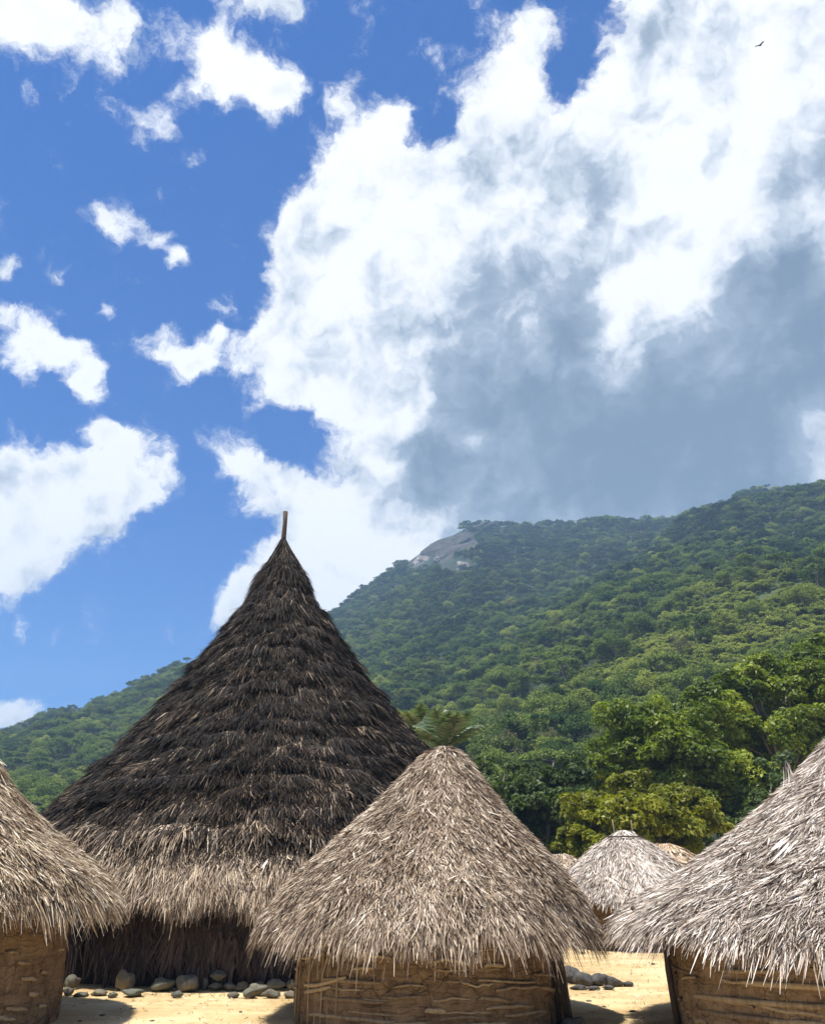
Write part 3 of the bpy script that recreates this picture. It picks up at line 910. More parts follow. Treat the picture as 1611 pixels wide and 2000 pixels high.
def strand_mesh(name, P, T, N, L, Wd, lift, grav, twist, tone, g, nseg=3):
    m = len(P)
    S = nz(np.cross(T, N))
    u = np.linspace(0, 1, nseg + 1)
    bend = g.normal(0, .10, (m, 1, 1))
    c = P[:, None] + T[:, None] * (L[:, None] * u)[..., None] + N[:, None] * (lift[:, None] * (u ** 1.3)[None])[..., None] \
        + S[:, None] * (bend * (L[:, None] * u ** 2)[..., None])
    c[..., 2] -= grav[:, None] * L[:, None] * u[None] ** 2
    Sx = S * np.cos(twist)[:, None] + N * np.sin(twist)[:, None]
    w = Wd[:, None] * np.interp(u, [0, .35, .75, 1], [.8, 1, .75, .18])[None] * .5
    V = np.stack([c - Sx[:, None] * w[..., None], c + Sx[:, None] * w[..., None]], 2)     # m, k, 2, 3
    k = nseg + 1
    base = (np.arange(m) * k * 2)[:, None] + (np.arange(nseg) * 2)[None]
    Q = np.stack([base, base + 1, base + 3, base + 2], -1).reshape(-1, 4)
    return np_mesh(name, V.reshape(-1, 3), Q, False, {'tone': np.repeat(tone, nseg)})


def pick_phi(n, g, face, back=.42):
    """angles round the roof; the side turned away from the village square is laid thinner"""
    ph = g.uniform(-math.pi, math.pi, int(n * 2.2) + 20)
    keep = (np.abs(ph) < R(118)) | (g.random(len(ph)) < back)
    return (ph[keep][:n] + face)


def thatch(name, prof, mat, parent, g, face, n_tuft, per, s_range, length, width, lift=(.03, .09), grav=.12, spread=.16, tone=(.48, .2), tuft_tone=.1,
           tilt=.22, back=.42, quant=None, tone_s=None, kind='stuff', off=-.015, jit=.10, nseg=3, over=.19, wave=0.0):
    s0, s1 = s_range
    st = g.uniform(s0, s1, n_tuft * 4); r, _ = prof.rz(st)
    keep = g.random(len(st)) < (r + .06) / (r.max() + .06); st = st[keep][:n_tuft]
    if quant: st = np.round(st / quant) * quant + g.normal(0, quant * .13, len(st))
    n = len(st); ph = pick_phi(n, g, face, back); n = min(n, len(ph)); st, ph = st[:n], ph[:n]
    if wave: st = st + wave * (np.sin(3 * ph + s0 * 1.7) + .7 * np.sin(8 * ph + s0 * 3.1) + .5 * np.sin(21 * ph + s0 * 5))
    tl = g.normal(0, tilt, n); tt = g.normal(0, tuft_tone, n); tll = g.normal(0, .18, n); tlf = g.random(n)
    if tone_s is not None: tt = tt + tone_s(st, ph)
    i = np.repeat(np.arange(n), per); m = len(i)
    r, _ = prof.rz(st[i])
    s_ = np.clip(st[i] + g.normal(0, jit, m), 0, prof.L)
    p_ = ph[i] + g.normal(0, jit, m) / np.maximum(r, .12)
    P, T, N = prof.point(s_, p_, off)
    S = nz(np.cross(T, N))
    a = tl[i] + g.normal(0, spread, m)
    D = nz(T * np.cos(a)[:, None] + S * np.sin(a)[:, None])
    L = length * np.clip(1 + tll[i] + g.normal(0, .2, m), .35, 1.7)
    L = np.minimum(L, (prof.L - s_) + over * g.uniform(.25, 1.0, m) * (1 + 1.6 * tll[i]) * (1 + .35 * np.sin(7 * p_ + 2) * np.sin(19 * p_)))
    Wd = width * g.uniform(.5, 1.4, m)
    lf = lift[0] + (lift[1] - lift[0]) * (tlf[i] * .6 + g.random(m) * .6)
    return_ = strand_mesh(name, P, D, N, L, Wd, lf, grav * g.uniform(.5, 1.5, m), g.normal(0, .55, m), np.clip(tone[0] + tt[i] + g.normal(0, tone[1], m), 0, 1), g, nseg)
    return tag(link(name, return_, mat, parent), kind=kind)


def roof_shell(name, prof, mat, parent, inner_r, inner_z, n=96, off=-.05):
    """the solid layer of straw under the loose strands, closed underneath to the wall"""
    s = np.linspace(0, prof.L - .05, 44 if prof.edges is None else 200); ph = np.linspace(0, 2 * math.pi, n, endpoint=False)
    rows = []
    for q in s:
        P, _, _ = prof.point(np.full(n, q), ph, off); rows.append(P)
    under = rows[-1].copy(); under[:, 2] -= .05; under[:, :2] *= .985; rows.append(under)
    rows.append(np.stack([inner_r * np.cos(ph), inner_r * np.sin(ph), np.full(n, inner_z)], -1))
    V = np.array(rows); k = len(rows)
    V[2:k - 2] += rng.normal(0, .012, V[2:k - 2].shape)
    i = np.arange(k - 1)[:, None] * n; j = np.arange(n)[None]; j2 = (j + 1) % n
    Q = np.stack([i + j, i + n + j, i + n + j2, i + j2], -1).reshape(-1, 4)
    return link(name, np_mesh(name, V.reshape(-1, 3), Q, True), mat, parent)


def mud_wall(name, r, h_, mat, parent, seed, n=180, k=26, batter=.03):
    V = []
    for a in range(k):
        z = -.06 + (h_ + .06) * a / (k - 1)
        for b_ in range(n):
            t = 2 * math.pi * b_ / n
            q = Vector((math.cos(t) * r, math.sin(t) * r, z))
            d = .035 * mnoise.noise(q * 1.4 + Vector((seed, 0, 0))) + .018 * mnoise.noise(q * 5 + Vector((seed, 3, 0))) + .008 * mnoise.noise(q * 14 + Vector((seed, 3, 2)))
            rr_ = r + batter * (1 - z / h_) + d
            V.append((math.cos(t) * rr_, math.sin(t) * rr_, z))
    i = np.arange(k - 1)[:, None] * n; j = np.arange(n)[None]; j2 = (j + 1) % n
    Q = np.stack([i + j, i + j2, i + n + j2, i + n + j], -1).reshape(-1, 4)
    return link(name, np_mesh(name, V, Q, True), mat, parent)


def wall_lath(parent, r, phi0, phi1, z0, z1, thick, g, mat=M_CANE, name='cane_lath', sag=.0, proud=.012):
    """one split cane tied along the wall: a flat strip with real thickness"""
    n = 7; u = np.linspace(0, 1, n)
    ph = phi0 + (phi1 - phi0) * u; z = z0 + (z1 - z0) * u + sag * np.sin(u * math.pi) + g.normal(0, .006, n)
    w = thick * np.interp(u, [0, .08, .9, 1], [.6, 1, .95, .5]); dr = proud + g.normal(0, .003, n)
    V = []
    for a, zz, ww, d in zip(ph, z, w, dr):
        for rr_, dz in ((r - .02, -ww / 2), (r + d, -ww / 2), (r + d + .006, 0), (r + d, ww / 2), (r - .02, ww / 2)):
            V.append((math.cos(a) * rr_, math.sin(a) * rr_, zz + dz))
    Q = []
    for a in range(n - 1):
        for b_ in range(4): Q.append([a * 5 + b_, a * 5 + 5 + b_, a * 5 + 6 + b_, a * 5 + 1 + b_])
    return link(name, np_mesh(name, V, Q), mat, parent)


def stick(parent, a, b, r, mat, name, g=None, n=6):
    a, b = Vector(a), Vector(b); m = (a + b) / 2 + (Vector(g.normal(0, .02, 3)) if g is not None else Vector())
    return link(name, tubes_mesh(name, [tube([a, m, b], [r, r * .95, r * .8], n)]), mat, parent)


def face_of(x, y): return math.atan2(-y, -x)


def phi_px(px, cx, cy, r):
    """angle on the wall circle seen at photo column px (front side), near eave height"""
    best = None
    for t in np.linspace(-math.pi, math.pi, 1441):
        X, Y = cx + r * math.cos(t), cy + r * math.sin(t)
        if (X - cx) * (-X) + (Y - cy) * (-Y) < 0: continue
        zc = Y * math.cos(PITCH) - 1.2 * math.sin(PITCH)
        e = abs(805.5 + F * X / zc - px)
        if best is None or e < best[0]: best = (e, t)
    return best[1]


def z_px(py, px, cx, cy, r, phi):
    Y = cy + r * math.sin(phi)
    return EYE + Y * math.tan(elev(py))


# ---- the great dark ceremonial house
gb = np.random.default_rng(101)
BX, BY = -3.27, 21.5
big = thing('ceremonial_house', (BX, BY, 0), 'tall dark cone-roofed great house topped by a single pole', 'house')
bp = Profile([(.05, 10.18), (.10, 10.0), (.36, 9.42), (.52, 9.12), (.86, 8.27), (1.32, 7.52), (1.84, 6.71), (2.24, 6.11), (2.70, 5.53), (3.27, 4.84), (3.82, 4.23),
              (4.42, 3.64), (5.0, 3.05), (5.50, 2.45), (5.88, 1.85), (6.06, 1.36)], lean=(-.24, 0), lump=.05)
bface = face_of(BX, BY)
ncourse = 22
edges = np.linspace(.35, bp.L - 1.12, ncourse + 1); edges[1:-1] += gb.normal(0, .035, ncourse - 1)
bp.edges = edges; bp.step = .10
roof = roof_shell('roof', bp, M_SHELL_DARK, big, 5.5, 1.5, 128, -.12)
for i in range(ncourse):
    a, b_ = edges[i], edges[i + 1]
    rmid = float(bp.rz((a + b_) / 2)[0])
    nt_ = int(50 + 240 * rmid)
    ph0 = gb.uniform(0, 6)
    amp = .09
    ts = lambda s, ph, o=ph0: .07 * np.sin(ph * 5 + o) + .05 * np.sin(ph * 13 + o * 2)
    lf = gb.uniform(.08, .20); lo = max(0, i - ncourse + 4) * .04
    thatch('thatch_course', bp, M_STRAW_DARK, roof, gb, bface, nt_, 13, (a + .0, a + .30), .30, .0195, lift=(.02, lf), grav=.16, tone=(.315 + lo, .21), tuft_tone=.19, back=.25, tilt=.13, wave=.05,
           spread=.2, tone_s=ts, jit=.05, off=-.02, nseg=1)
thatch('roof_cap', bp, M_STRAW_DARK, roof, gb, bface, 130, 9, (.0, .75), .60, .032, lift=(.02, .10), grav=.2, tone=(.46, .2), tilt=.1, back=.8)
thatch('roof_cap', bp, M_STRAW_DARK, roof, gb, bface, 110, 9, (.95, 1.15), .42, .03, lift=(.05, .15), grav=.4, tone=(.40, .2), tilt=.12, back=.8)
# lower brown skirt
skt = lambda s, ph: np.clip((s - bp.L + .95) * .32, -.2, .16) + .05 * np.sin(ph * 9)
thatch('thatch_skirt', bp, M_STRAW_SKIRT, roof, gb, bface, 5000, 10, (bp.L - 1.12, bp.L - .15), .42, .022, lift=(.04, .13), grav=.16, tone=(.60, .23), tuft_tone=.13, nseg=2, tone_s=skt, wave=.06, jit=.08, tilt=.26)
thatch('thatch_course', bp, M_STRAW_SKIRT, roof, gb, bface, 600, 9, (bp.L - 1.5, bp.L - 1.0), .28, .02, lift=(.06, .16), grav=.16, tone=(.16, .2), tuft_tone=.14, nseg=2, wave=.07)
thatch('thatch_course', bp, M_STRAW_DARK, roof, gb, bface, 1100, 9, (bp.L - 1.2, bp.L - .55), .30, .02, lift=(.06, .16), grav=.16, tone=(.45, .2), tuft_tone=.14, nseg=2, wave=.07)
thatch('eave_fringe', bp, M_STRAW_SKIRT, roof, gb, bface, 2100, 9, (bp.L - .30, bp.L), .46, .022, lift=(.0, .08), grav=.45, tone=(.58, .22), tuft_tone=.12, jit=.06, tilt=.2)
for (x, y, ln, an) in ((512, 1700, .18, .5), (508, 1645, .24, -.5)):
    ph = phi_px(x, BX, BY, 5.7); P, T, N = bp.point(np.array([bp.L - .6 if y > 1680 else bp.L - 1.1]), np.array([ph]), .07)
    D = nz(T * math.cos(an) + nz(np.cross(T, N)) * math.sin(an))
    o = link('palm_leaf', strand_mesh('palm_leaf', P, D, N, np.array([ln]), np.array([.04]), np.array([.03]), np.array([0.]), np.array([0.1]), np.array([.85]), gb), M_STRAW_PALE, roof)
# pole through the peak
px0 = BX - .10
pole = link('peak_pole', tubes_mesh('peak_pole', [tube([(-.24, 0, 9.6), (-.245, 0, 10.2), (-.235, 0, 10.55), (-.24, 0, 10.93)], [.075, .068, .06, .066], 9)]), M_POLE, big)
# grass-thatched wall
wp = Profile([(5.55, 1.75), (5.68, 1.2), (5.72, .7), (5.78, .15)])
wall = link('wall', None, None, big)
wallm = mud_wall('wall', 5.5, 1.75, M_SHELL_DARK, big, 4.0, 160, 12); bpy.data.objects.remove(wall)
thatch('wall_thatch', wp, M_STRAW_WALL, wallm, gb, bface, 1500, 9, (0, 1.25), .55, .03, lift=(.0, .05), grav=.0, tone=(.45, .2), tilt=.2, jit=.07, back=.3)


# ---- the small mud-and-thatch huts
def small_hut(cx, cy, label, prof, mat, g, wall_r, wall_h, wall_mat, density=1.0, length=.235, width=.0175, tone=(.53, .25), back=.42, fringe=.40, face=None, tilt=.24, cap=True):
    t_ = thing('thatched_hut', (cx, cy, 0), label, 'hut', None)
    face = face_of(cx, cy) if face is None else face
    rf = roof_shell('roof', prof, M_SHELL, t_, wall_r - .05, wall_h - .02)
    A = math.pi * prof.p[-1, 0] * prof.L * density
    ts = lambda s, ph: .05 * np.sin(ph * 4 + 1) + .04 * np.sin(ph * 11 + s * 3)
    nrow = max(4, int(prof.L / .55)); ed = np.linspace(0.05, prof.L - .22, nrow + 1)
    for i in range(nrow):
        rm = float(prof.rz((ed[i] + ed[i + 1]) / 2)[0])
        ar = 2 * math.pi * rm * (ed[i + 1] - ed[i])
        thatch('thatch_course', prof, mat, rf, g, face, int(26 + ar * 205 * density), 11, (ed[i], ed[i + 1]), length, width, tone=tone, tone_s=ts, back=back, tilt=tilt, jit=.06, spread=.24, nseg=2)
    thatch('eave_fringe', prof, mat, rf, g, face, int(prof.p[-1, 0] * 300 * density), 9, (prof.L - .34, prof.L), fringe, width * .95, lift=(0, .10), grav=.45, tone=(tone[0] - .02, tone[1]), back=back, tilt=tilt, jit=.05)
    if cap: thatch('roof_cap', prof, mat, rf, g, face, int(40 * density) + 14, 9, (0, .30), length * .95, width * 1.1, lift=(.04, .12), grav=.25, tone=(tone[0] + .06, tone[1]), back=.9, tilt=.14, jit=.05)
    w_ = mud_wall('wall', wall_r, wall_h, wall_mat, t_, cx * 3.1)
    return t_, rf, w_


gm = np.random.default_rng(202)
MX, MY = .20, 13.06
mp = Profile([(.10, 3.52), (.20, 3.44), (.36, 3.28), (.64, 2.96), (.95, 2.62), (1.33, 2.26), (1.69, 1.92), (1.98, 1.6), (2.18, 1.30), (2.28, 1.12)], lean=(.27, 0),
             droop=lambda ph: -.05 * np.cos(ph))
mid, mroof, mwall = small_hut(MX, MY, 'grey-tan thatched hut standing in front of the dark great house', mp, M_STRAW, gm, 1.76, 1.25, M_MUD, 1.15)
for px, py0, py1, len_, th in ((612, 1872, 1862, 45, 5), (640, 1925, 1908, 80, 5), (690, 1912, 1920, 110, 5), (625, 1938, 1928, 50, 5), (690, 1950, 1958, 130, 5), (735, 1868, 1872, 60, 4),
                               (712, 1893, 1892, 40, 4), (790, 1950, 1945, 70, 4), (880, 1878, 1884, 70, 4), (965, 1886, 1887, 40, 5), (985, 1915, 1920, 110, 3), (1010, 1935, 1930, 90, 4),
                               (960, 1952, 1958, 60, 5), (1075, 1930, 1940, 45, 5), (990, 1970, 1965, 90, 4), (850, 1975, 1976, 40, 6), (640, 1982, 1990, 60, 5), (720, 1988, 1995, 110, 5),
                               (900, 1992, 1988, 90, 4), (1020, 1985, 1975, 80, 4), (800, 1930, 1928, 60, 3), (880, 1955, 1952, 70, 3), (930, 1920, 1922, 60, 3), (1060, 1905, 1907, 45, 3)):
    a = phi_px(px - len_ / 2, MX, MY, 1.78); b_ = phi_px(px + len_ / 2, MX, MY, 1.78)
    wall_lath(mwall, 1.80, a, b_, z_px(py0, px, MX, MY, 1.78, a), z_px(py1, px, MX, MY, 1.78, b_), th / 118, gm, sag=gm.normal(0, .012))
for i in range(90):                      # the rest of the woven cane, half buried in the mud
    a = gm.uniform(-math.pi, math.pi); z = .06 + .105 * (i % 11) + gm.normal(0, .012)
    wall_lath(mwall, 1.765 + .03 * (1 - z / 1.25), a, a + gm.uniform(.12, .34), z, z + gm.normal(0, .012), .02, gm, proud=gm.uniform(.006, .016))
for i, px in enumerate((583, 590, 598, 607, 618, 630, 644, 660, 676)):
    a = phi_px(px, MX, MY, 1.78)
    q = 1.795
    stick(mwall, (math.cos(a) * q, math.sin(a) * q, -.03), (math.cos(a + .01) * q, math.sin(a + .01) * q, 1.1), .012, M_CANE, 'wall_stake', gm)
for px, rr_, lx in ((1072, 1.79, 0), (1087, 1.84, .01), (1097, 1.9, .03), (1103, 1.98, .05)):
    a = phi_px(px, MX, MY, rr_)
    stick(mwall, (math.cos(a) * rr_ + lx, math.sin(a) * rr_, -.05), (math.cos(a) * rr_ - .08, math.sin(a) * rr_ + .03, 1.22), .03, M_POST, 'door_post', gm, 8)

gl = np.random.default_rng(303)
LX, LY = -6.75, 12.35
lp = Profile([(.10, 4.25), (.35, 3.95), (.66, 3.42), (.95, 2.98), (1.30, 2.62), (1.68, 2.32), (2.05, 2.08), (2.34, 1.87), (2.54, 1.67), (2.64, 1.50)], lean=(.05, 0), droop=lambda ph: -.10 * np.clip(np.cos(ph), 0, 1))
left, lroof, lwall = small_hut(LX, LY, 'warm tan thatched hut with a long drooping fringe beside the dark great house', lp, M_STRAW_WARM, gl, 2.1, 1.5, M_MUD, .8, .30, .020, tone=(.54, .25), fringe=.55, face=face_of(LX + 2.5, LY))
for px, py0, py1, len_, th in ((40, 1880, 1882, 25, 6), (56, 1913, 1914, 32, 6), (68, 1942, 1944, 16, 7), (40, 1971, 1974, 44, 6), (20, 1990, 1992, 40, 6), (15, 1860, 1862, 22, 5), (85, 1900, 1900, 14, 6), (90, 1965, 1966, 14, 6)):
    a = phi_px(px - len_ / 2, LX, LY, 2.12); b_ = phi_px(px + len_ / 2, LX, LY, 2.12)
    wall_lath(lwall, 2.125, a, b_, z_px(py0, px, LX, LY, 2.12, a), z_px(py1, px, LX, LY, 2.12, b_), th / 140, gl)
for i in range(60):
    a = gl.uniform(-math.pi, math.pi); z = .08 + .15 * (i % 9) + gl.normal(0, .012)
    wall_lath(lwall, 2.11, a, a + gl.uniform(.06, .2), z, z + gl.normal(0, .01), .024, gl, proud=gl.uniform(.004, .014))

gr_ = np.random.default_rng(404)
RX, RY = 6.2, 11.4
rp = Profile([(.10, 3.98), (.30, 3.76), (.62, 3.42), (.95, 3.11), (1.35, 2.76), (1.78, 2.43), (2.25, 2.10), (2.75, 1.79), (3.20, 1.53), (3.50, 1.33), (3.65, 1.19)], lean=(-.03, 0))
right, rroof, rwall = small_hut(RX, RY, 'large silver-thatched hut with cane bands across its mud wall', rp, M_STRAW_PALE, gr_, 2.98, 1.38, M_MUD_RIGHT, .85, .30, .0185, tone=(.54, .26), fringe=.52, face=face_of(RX - 1.5, RY), tilt=.3)
for px, py0, py1, len_, th in ((1480, 1896, 1900, 120, 6), (1560, 1920, 1934, 210, 8), (1470, 1945, 1966, 230, 8), (1590, 1962, 1970, 120, 8), (1445, 1977, 1995, 160, 8), (1330, 1980, 1976, 18, 7),
                               (1322, 1955, 1952, 14, 7), (1365, 1995, 1997, 24, 6), (1560, 1996, 2004, 120, 7), (1340, 1900, 1896, 36, 4), (1350, 1911, 1911, 30, 4)):
    a = phi_px(px - len_ / 2, RX, RY, 3.0); b_ = phi_px(px + len_ / 2, RX, RY, 3.0)
    wall_lath(rwall, 3.01, a, b_, z_px(py0, px, RX, RY, 3.0, a), z_px(py1, px, RX, RY, 3.0, b_), th / 150, gr_, proud=.02)
for i in range(40):
    a = gr_.uniform(-math.pi, math.pi) ; z = .1 + .2 * (i % 7)
    wall_lath(rwall, 3.0, a, a + gr_.uniform(.1, .4), z, z + gr_.normal(0, .01), .03, gr_, proud=gr_.uniform(.002, .012))
for px, rr_ in ((1305, 3.0), (1316, 3.04)):
    a = phi_px(px, RX, RY, rr_)
    stick(rwall, (math.cos(a) * rr_, math.sin(a) * rr_, -.05), (math.cos(a) * rr_ - .05, math.sin(a) * rr_, 1.38), .04, M_POST, 'corner_post', gr_, 8)
# loose pale tufts and a stick on the silver roof
for s_, px, n, ln, lf in ((1.72, 1590, 13, .28, .20), (2.9, 1585, 9, .40, .08)):
    ph = phi_px(px, RX, RY, 1.4 if s_ < 2 else 2.4)
    m = n; P, T, N = rp.point(np.full(m, s_) + gr_.normal(0, .05, m), np.full(m, ph) + gr_.normal(0, .03, m), .03)
    sg = -1 if s_ == 1.72 else 1
    D = nz(T * sg * .7 + nz(np.cross(T, N)) * gr_.normal(0, .25, m)[:, None])
    tag(link('loose_tuft', strand_mesh('loose_tuft', P, D, N, ln * gr_.uniform(.5, 1.1, m), np.full(m, .03), lf * gr_.uniform(.5, 1.2, m), np.full(m, .1), gr_.normal(0, .5, m), np.clip(gr_.normal(.95, .08, m), 0, 1), gr_), M_STRAW_PALE, rroof), kind='stuff')
ph = phi_px(1595, RX, RY, 3.0); P, T, N = rp.point(np.array([3.55, 3.42]), np.array([ph - .06, ph + .14]), .05)
stick(rroof, P[0], P[1], .014, M_POST, 'roof_stick', gr_)
# the dark hollow at its eave corner is a brace under the thatch
a = phi_px(1312, RX, RY, 3.1)
stick(rwall, (math.cos(a) * 3.0, math.sin(a) * 3.0, 1.0), (math.cos(a) * 3.5, math.sin(a) * 3.5, 1.38), .035, M_POST, 'eave_brace', gr_, 7)

gf = np.random.default_rng(505)
FX, FY = 5.72, 24.5
fp = Profile([(.16, 2.80), (.30, 2.68), (.62, 2.48), (.98, 2.22), (1.34, 1.93), (1.66, 1.64), (1.92, 1.34), (2.08, 1.12)])
far_h, froof, _w = small_hut(FX, FY, 'small pale hut with two stub poles sticking up from its peak', fp, M_STRAW_PALE, gf, 1.75, 1.2, M_MUD, .55, .36, .036, tone=(.66, .22), fringe=.26)
for x in (-.27, .24):
    stick(froof, (x * .8, 0, 2.5), (x, 0, 3.06), .022, M_CANE, 'peak_stick', gf)
wq = Profile([(.40, 2.68), (.52, 2.60)])
Pq, _, _ = fp.point(np.full(16, .42), np.linspace(R(-175), R(-5), 16), .07)
link('roof_binding', tubes_mesh('roof_binding', [tube(Pq, .018, 5)]), M_POST, froof)

go_ = np.random.default_rng(606)
c = at(1295, 1648, 29.5)
op = Profile([(.2, c.z), (.5, c.z - .14), (1.0, c.z - .5), (1.5, c.z - .95), (1.9, c.z - 1.4)])
M_STRAW_ORANGE = straw_mat('straw_fresh_orange', [(0, (.10, .055, .025)), (.3, (.28, .165, .08)), (.6, (.48, .34, .20)), (.85, (.64, .52, .37)), (1, (.78, .70, .58))])
orange, _r, _w = small_hut(c.x, 29.5, 'light orange-brown roofed hut peeking out behind the small pale hut', op, M_STRAW_ORANGE, go_, 1.55, max(1.0, c.z - 1.3), M_MUD, .5, .42, .055, tone=(.6, .22), fringe=.25)
c = at(1092, 1668, 31)
lp2 = Profile([(.2, c.z), (.6, c.z - .2), (1.2, c.z - .55), (1.8, c.z - .95), (2.1, c.z - 1.2)])
gh, _r2, _w2 = small_hut(c.x, 31.0, 'low grey-roofed hut tucked behind under the dark leafy tree', lp2, M_STRAW, go_, 1.7, max(.95, c.z - 1.15), M_MUD, .45, .42, .055, tone=(.6, .2), fringe=.25)

# ------------------------------------------------------------------ stones, litter, small things
def stone_mesh(seed, w, d, h_, rough=.16, flat=0):
    bm = bmesh.new(); bmesh.ops.create_icosphere(bm, subdivisions=3, radius=.5)
    sv = Vector((seed * 3.7, seed * 1.3, 0))
    planes = [(Vector(random.Random(seed * 31 + i).choices((-1, -.5, 0, .5, 1), k=3)), random.Random(seed * 17 + i).uniform(.33, .45)) for i in range(flat)]
    for v in bm.verts:
        n_ = v.co.normalized()
        v.co *= 1 + rough * 2 * mnoise.noise(n_ * 1.3 + sv) + rough * .6 * mnoise.noise(n_ * 3.2 + sv)
        for pn, pd in planes:
            if pn.length < .1: continue
            p_ = pn.normalized(); e = v.co.dot(p_) - pd
            if e > 0: v.co -= p_ * e * .9
        v.co.x *= w; v.co.y *= d; v.co.z *= h_
    zmin = min(v.co.z for v in bm.verts)
    for v in bm.verts: v.co.z -= zmin + h_ * .06
    me = bpy.data.meshes.new('stone'); bm.to_mesh(me); bm.free()
    me.polygons.foreach_set('use_smooth', np.ones(len(me.polygons), bool)); me.update()
    return me


RING = 'stones lying along the foot of the great house'
def stone(px, py, wpx, hpx, label, seed, group=None, flat=0, depth=None, dd=1.0, name='stone', mat=M_STONE):
    """a stone whose foot is seen at px,py"""
    c = ground_at(px, py) if depth is None else at(px, py, depth)
    if depth is not None and c.z < .04: c.z = 0
    zc = c.y * math.cos(PITCH) + (c.z - EYE) * math.sin(PITCH); k = zc / F
    o = link(name, stone_mesh(seed, wpx * k * .92, max(wpx * k * .7, .05) * dd, hpx * k * .82, rough=.22, flat=flat + 2), mat, loc=c)
    o.rotation_euler = (0, 0, random.Random(seed).uniform(-.25, .25))
    return tag(o, label, 'stone', group)


stone(131, 1946, 24, 18, 'mossy lump of a stone by the corner of the warm tan hut', 1, RING)
stone(158, 1948, 30, 11, 'low flat pale stone second in line from the warm tan hut', 2, RING, 2)
stone(196, 1946, 36, 15, 'angular pale wedge-shaped stone at the foot of the great house', 3, RING, 5)
stone(220, 1950, 21, 14, 'small pointed pale stone in front of the tall tan boulder', 4, RING, 3)
stone(260, 1948, 46, 21, 'flat-topped dark brown block next to the tall tan boulder', 5, RING, 4)
stone(239, 1940, 42, 46, 'tall pointed tan boulder leaning at the thatch wall', 6, RING, 3, 15.6)
stone(315, 1943, 50, 30, 'rounded grey-green boulder with a flat shoulder', 7, RING, 2, 15.5)
stone(366, 1945, 50, 38, 'largest grey-green boulder at the foot of the great house', 8, RING, 1, 15.5)
stone(344, 1951, 24, 16, 'small round stone between the two grey-green boulders', 9, RING)
stone(139, 1934, 32, 30, 'dark upright stone in deep shade behind the mossy lump', 10, RING, 2, 15.75)
stone(400, 1934, 13, 26, 'narrow upright stone at the end of the low plinth', 12, RING, 3, 15.7)
for i, (x, w, h_) in enumerate(((420, 31, 17), (447, 30, 20), (474, 30, 22), (502, 32, 22), (537, 42, 24), (568, 28, 24))):
    stone(x, 1936, w, h_, 'squared stone of the low plinth under the thatch wall', 20 + i, 'plinth stones under the great house wall', 4, 15.62, .9)
t_ = stone(424, 1916, 30, 20, 'rounded tan stone perched on top of the low plinth', 13, RING, 1, 15.62)
stone(455, 1950, 30, 13, 'small dark flat stone in front of the plinth', 14, RING, 3)
stone(488, 1951, 29, 23, 'pale round sunlit cobble in front of the plinth', 15, RING)
stone(503, 1946, 42, 26, 'dull round stone just behind the pale sunlit cobble', 16, RING, 1)
stone(530, 1950, 36, 18, 'low grey stone beside the pale sunlit cobble', 17, RING, 2)
stone(566, 1951, 28, 15, 'small grey stone next to the wall corner of the grey-tan hut', 18, RING, 1)
PILE = 'shaded rock heap beyond the door posts'  # the heap stands lit; its shade is painted into the stone colour
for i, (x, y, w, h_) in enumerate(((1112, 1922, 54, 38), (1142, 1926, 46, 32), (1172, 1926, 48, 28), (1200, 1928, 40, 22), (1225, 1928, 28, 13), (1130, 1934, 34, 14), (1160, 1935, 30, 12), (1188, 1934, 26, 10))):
    stone(x, y, w, h_, 'dark grey rock of the heap on the sand, shadow painted into its colour', 50 + i, PILE, 4, mat=M_STONE_DARK)
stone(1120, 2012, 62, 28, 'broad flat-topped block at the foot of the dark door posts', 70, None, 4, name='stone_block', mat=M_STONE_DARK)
stone(1137, 1864, 13, 6, 'small pale stone out on the sand before the small pale hut', 71)
for i, (x, y, w, h_) in enumerate(((1150, 1957, 12, 4), (1236, 1978, 16, 5), (1180, 1968, 8, 3), (1275, 1885, 10, 4), (1255, 1990, 7, 3), (200, 1985, 14, 5), (297, 1997, 12, 5), (155, 1997, 9, 4), (260, 1972, 14, 3), (470, 1978, 8, 3))):
    stone(x, y, w, h_, 'little brown clod lying loose on the sunlit sand', 80 + i, 'clods on the sand', 1, name='clod')


def litter():
    """straw bits and dry grass blades scattered on the sand"""
    g = np.random.default_rng(77); n = 7000
    x = g.uniform(-7, 7, n); y = g.uniform(9, 24, n)
    ok = np.ones(n, bool)
    for cx, cy, r in ((MX, MY, 1.9), (LX, LY, 2.2), (RX, RY, 3.1), (BX, BY, 5.8), (FX, FY, 1.85)): ok &= np.hypot(x - cx, y - cy) > r
    x, y = x[ok], y[ok]; m = len(x)
    z = np.array([ground_z(a, b_) for a, b_ in zip(x, y)]) + .006
    P = np.stack([x, y, z], -1); an = g.uniform(0, 6.28, m)
    D = np.stack([np.cos(an), np.sin(an), np.zeros(m)], -1); N = np.tile([0., 0, 1], (m, 1))
    return strand_mesh('straw_litter', P, D, N, g.uniform(.03, .16, m), g.uniform(.006, .018, m), g.uniform(.002, .03, m), np.zeros(m), g.normal(0, .3, m), np.clip(g.normal(.6, .25, m), 0, 1), g, 2)


tag(link('straw_litter', litter(), M_STRAW_WARM), 'bits of straw and dry leaves strewn on the sand', 'straw', None, 'stuff')


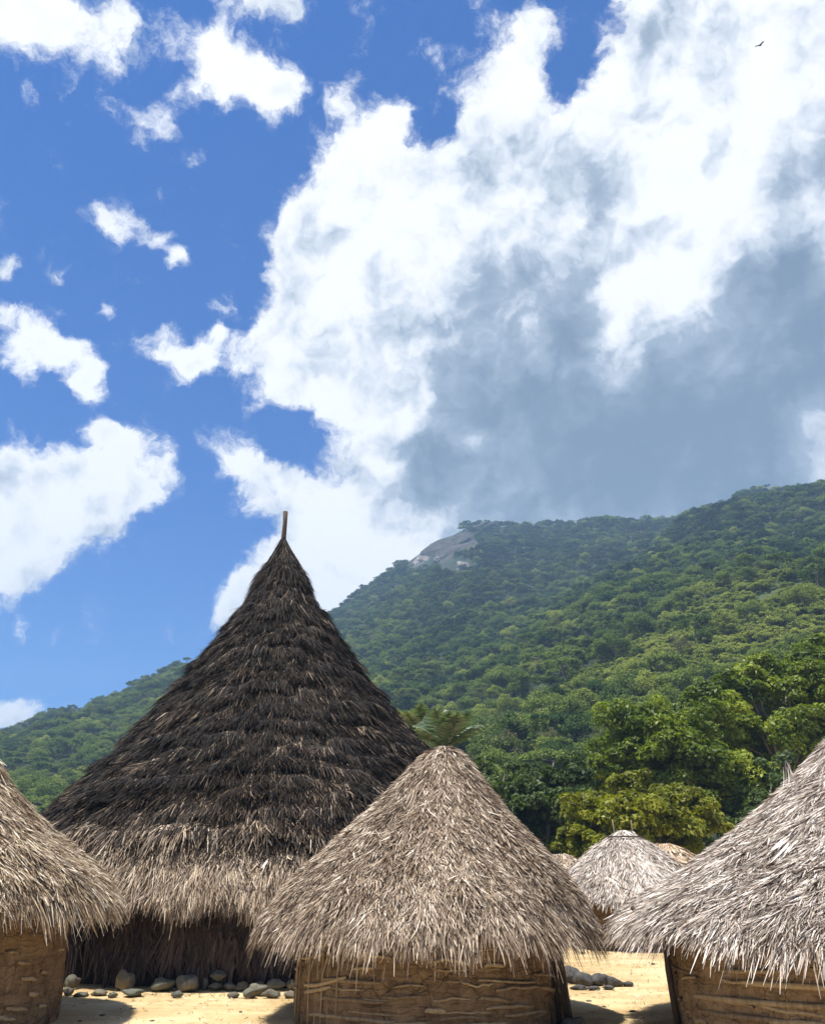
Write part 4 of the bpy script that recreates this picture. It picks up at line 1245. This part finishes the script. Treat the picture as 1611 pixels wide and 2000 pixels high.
def tufts():
    g = np.random.default_rng(78); cs = []
    for i in range(150):
        if i < 95:
            t = bface + g.uniform(-.75, .75); r = 6.35 + g.normal(.12, .12); cs.append((BX + r * math.cos(t), BY + r * math.sin(t)))
        else: cs.append((g.uniform(2.2, 6), g.uniform(14, 22)))
    i = np.repeat(np.arange(len(cs)), 7); m = len(i); c = np.array(cs)[i] + g.normal(0, .03, (m, 2))
    P = np.stack([c[:, 0], c[:, 1], np.full(m, -.01)], -1)
    D = nz(np.stack([g.normal(0, .5, m), g.normal(0, .5, m), np.ones(m)], -1)); N = nz(np.cross(D, g.normal(size=(m, 3))))
    return strand_mesh('dry_grass', P, D, N, g.uniform(.04, .12, m), g.uniform(.004, .009, m), g.uniform(0, .03, m), np.full(m, .3), g.normal(0, .4, m), np.clip(g.normal(.55, .2, m), 0, 1), g, 2)


M_DRYGRASS = straw_mat('dry_grass', [(0, (.07, .08, .03)), (.5, (.24, .22, .09)), (1, (.50, .42, .22))])
tag(link('dry_grass', tufts(), M_DRYGRASS), 'sparse dry grass along the stones and sand', 'grass', None, 'stuff')


def soaring_bird(px, py, dist):
    v = pix_dir(px, py); c = Vector((0, 0, EYE)) + v * dist
    t_ = thing('bird', c, 'tiny dark bird soaring before the white cloud', 'bird')
    V, Q, T = tube([(-.30, 0, 0), (-.16, 0, .0), (.02, 0, .01), (.2, 0, .02), (.30, 0, .03), (.36, 0, .02)], [.02, .06, .085, .07, .045, .012], 8)
    link('body', tubes_mesh('body', [(V, Q, T)]), M_FEATHER, t_)
    for s in (-1, 1):
        W_ = np.array([(.16, 0, .03), (-.12, 0, .03), (.20, s * .35, .12), (-.10, s * .36, .11), (.10, s * .72, .17), (-.12, s * .70, .16), (-.02, s * .86, .18)])
        W2 = W_ - np.array([0, 0, .018])
        fs = [(0, 1, 3, 2), (2, 3, 5, 4), (4, 5, 6)]
        me = bpy.data.meshes.new('wing'); me.from_pydata(np.vstack([W_, W2]).tolist(), [], fs + [tuple(i + 7 for i in reversed(f)) for f in fs] + [(0, 2, 9, 7), (2, 4, 11, 9), (4, 6, 13, 11), (6, 5, 12, 13), (5, 3, 10, 12), (3, 1, 8, 10)])
        link('wing', me, M_FEATHER, t_)
    tl = bpy.data.meshes.new('tail'); tl.from_pydata([(-.26, -.03, 0), (-.26, .03, 0), (-.5, .09, 0), (-.5, -.09, 0), (-.26, -.03, -.015), (-.26, .03, -.015), (-.5, .09, -.015), (-.5, -.09, -.015)], [], [(0, 1, 2, 3), (7, 6, 5, 4), (0, 3, 7, 4), (1, 5, 6, 2), (3, 2, 6, 7)])
    link('tail', tl, M_FEATHER, t_)
    t_.rotation_euler = (R(28), R(-16), R(12))


soaring_bird(1483, 88, 125)

# ------------------------------------------------------------------ the air
bm = bmesh.new(); bmesh.ops.create_cube(bm, size=1)
hm = bpy.data.meshes.new('haze'); bm.to_mesh(hm); bm.free()
hz = link('haze', hm); hz.scale = (2600, 2000, 330); hz.location = (0, 500, 330 / 2 - 4.5)
tag(hz, 'thin bluish air between the village and the mountain', 'haze', None, 'stuff')
m = bpy.data.materials.new('haze'); m.use_nodes = True; n = m.node_tree; n.nodes.clear()
pv = n.nodes.new('ShaderNodeVolumePrincipled'); pv.inputs['Density'].default_value = .00055
pv.inputs['Color'].default_value = (.46, .71, 1.0, 1); pv.inputs['Anisotropy'].default_value = .1
n.links.new(pv.outputs[0], n.nodes.new('ShaderNodeOutputMaterial').inputs['Volume'])
hm.materials.append(m)
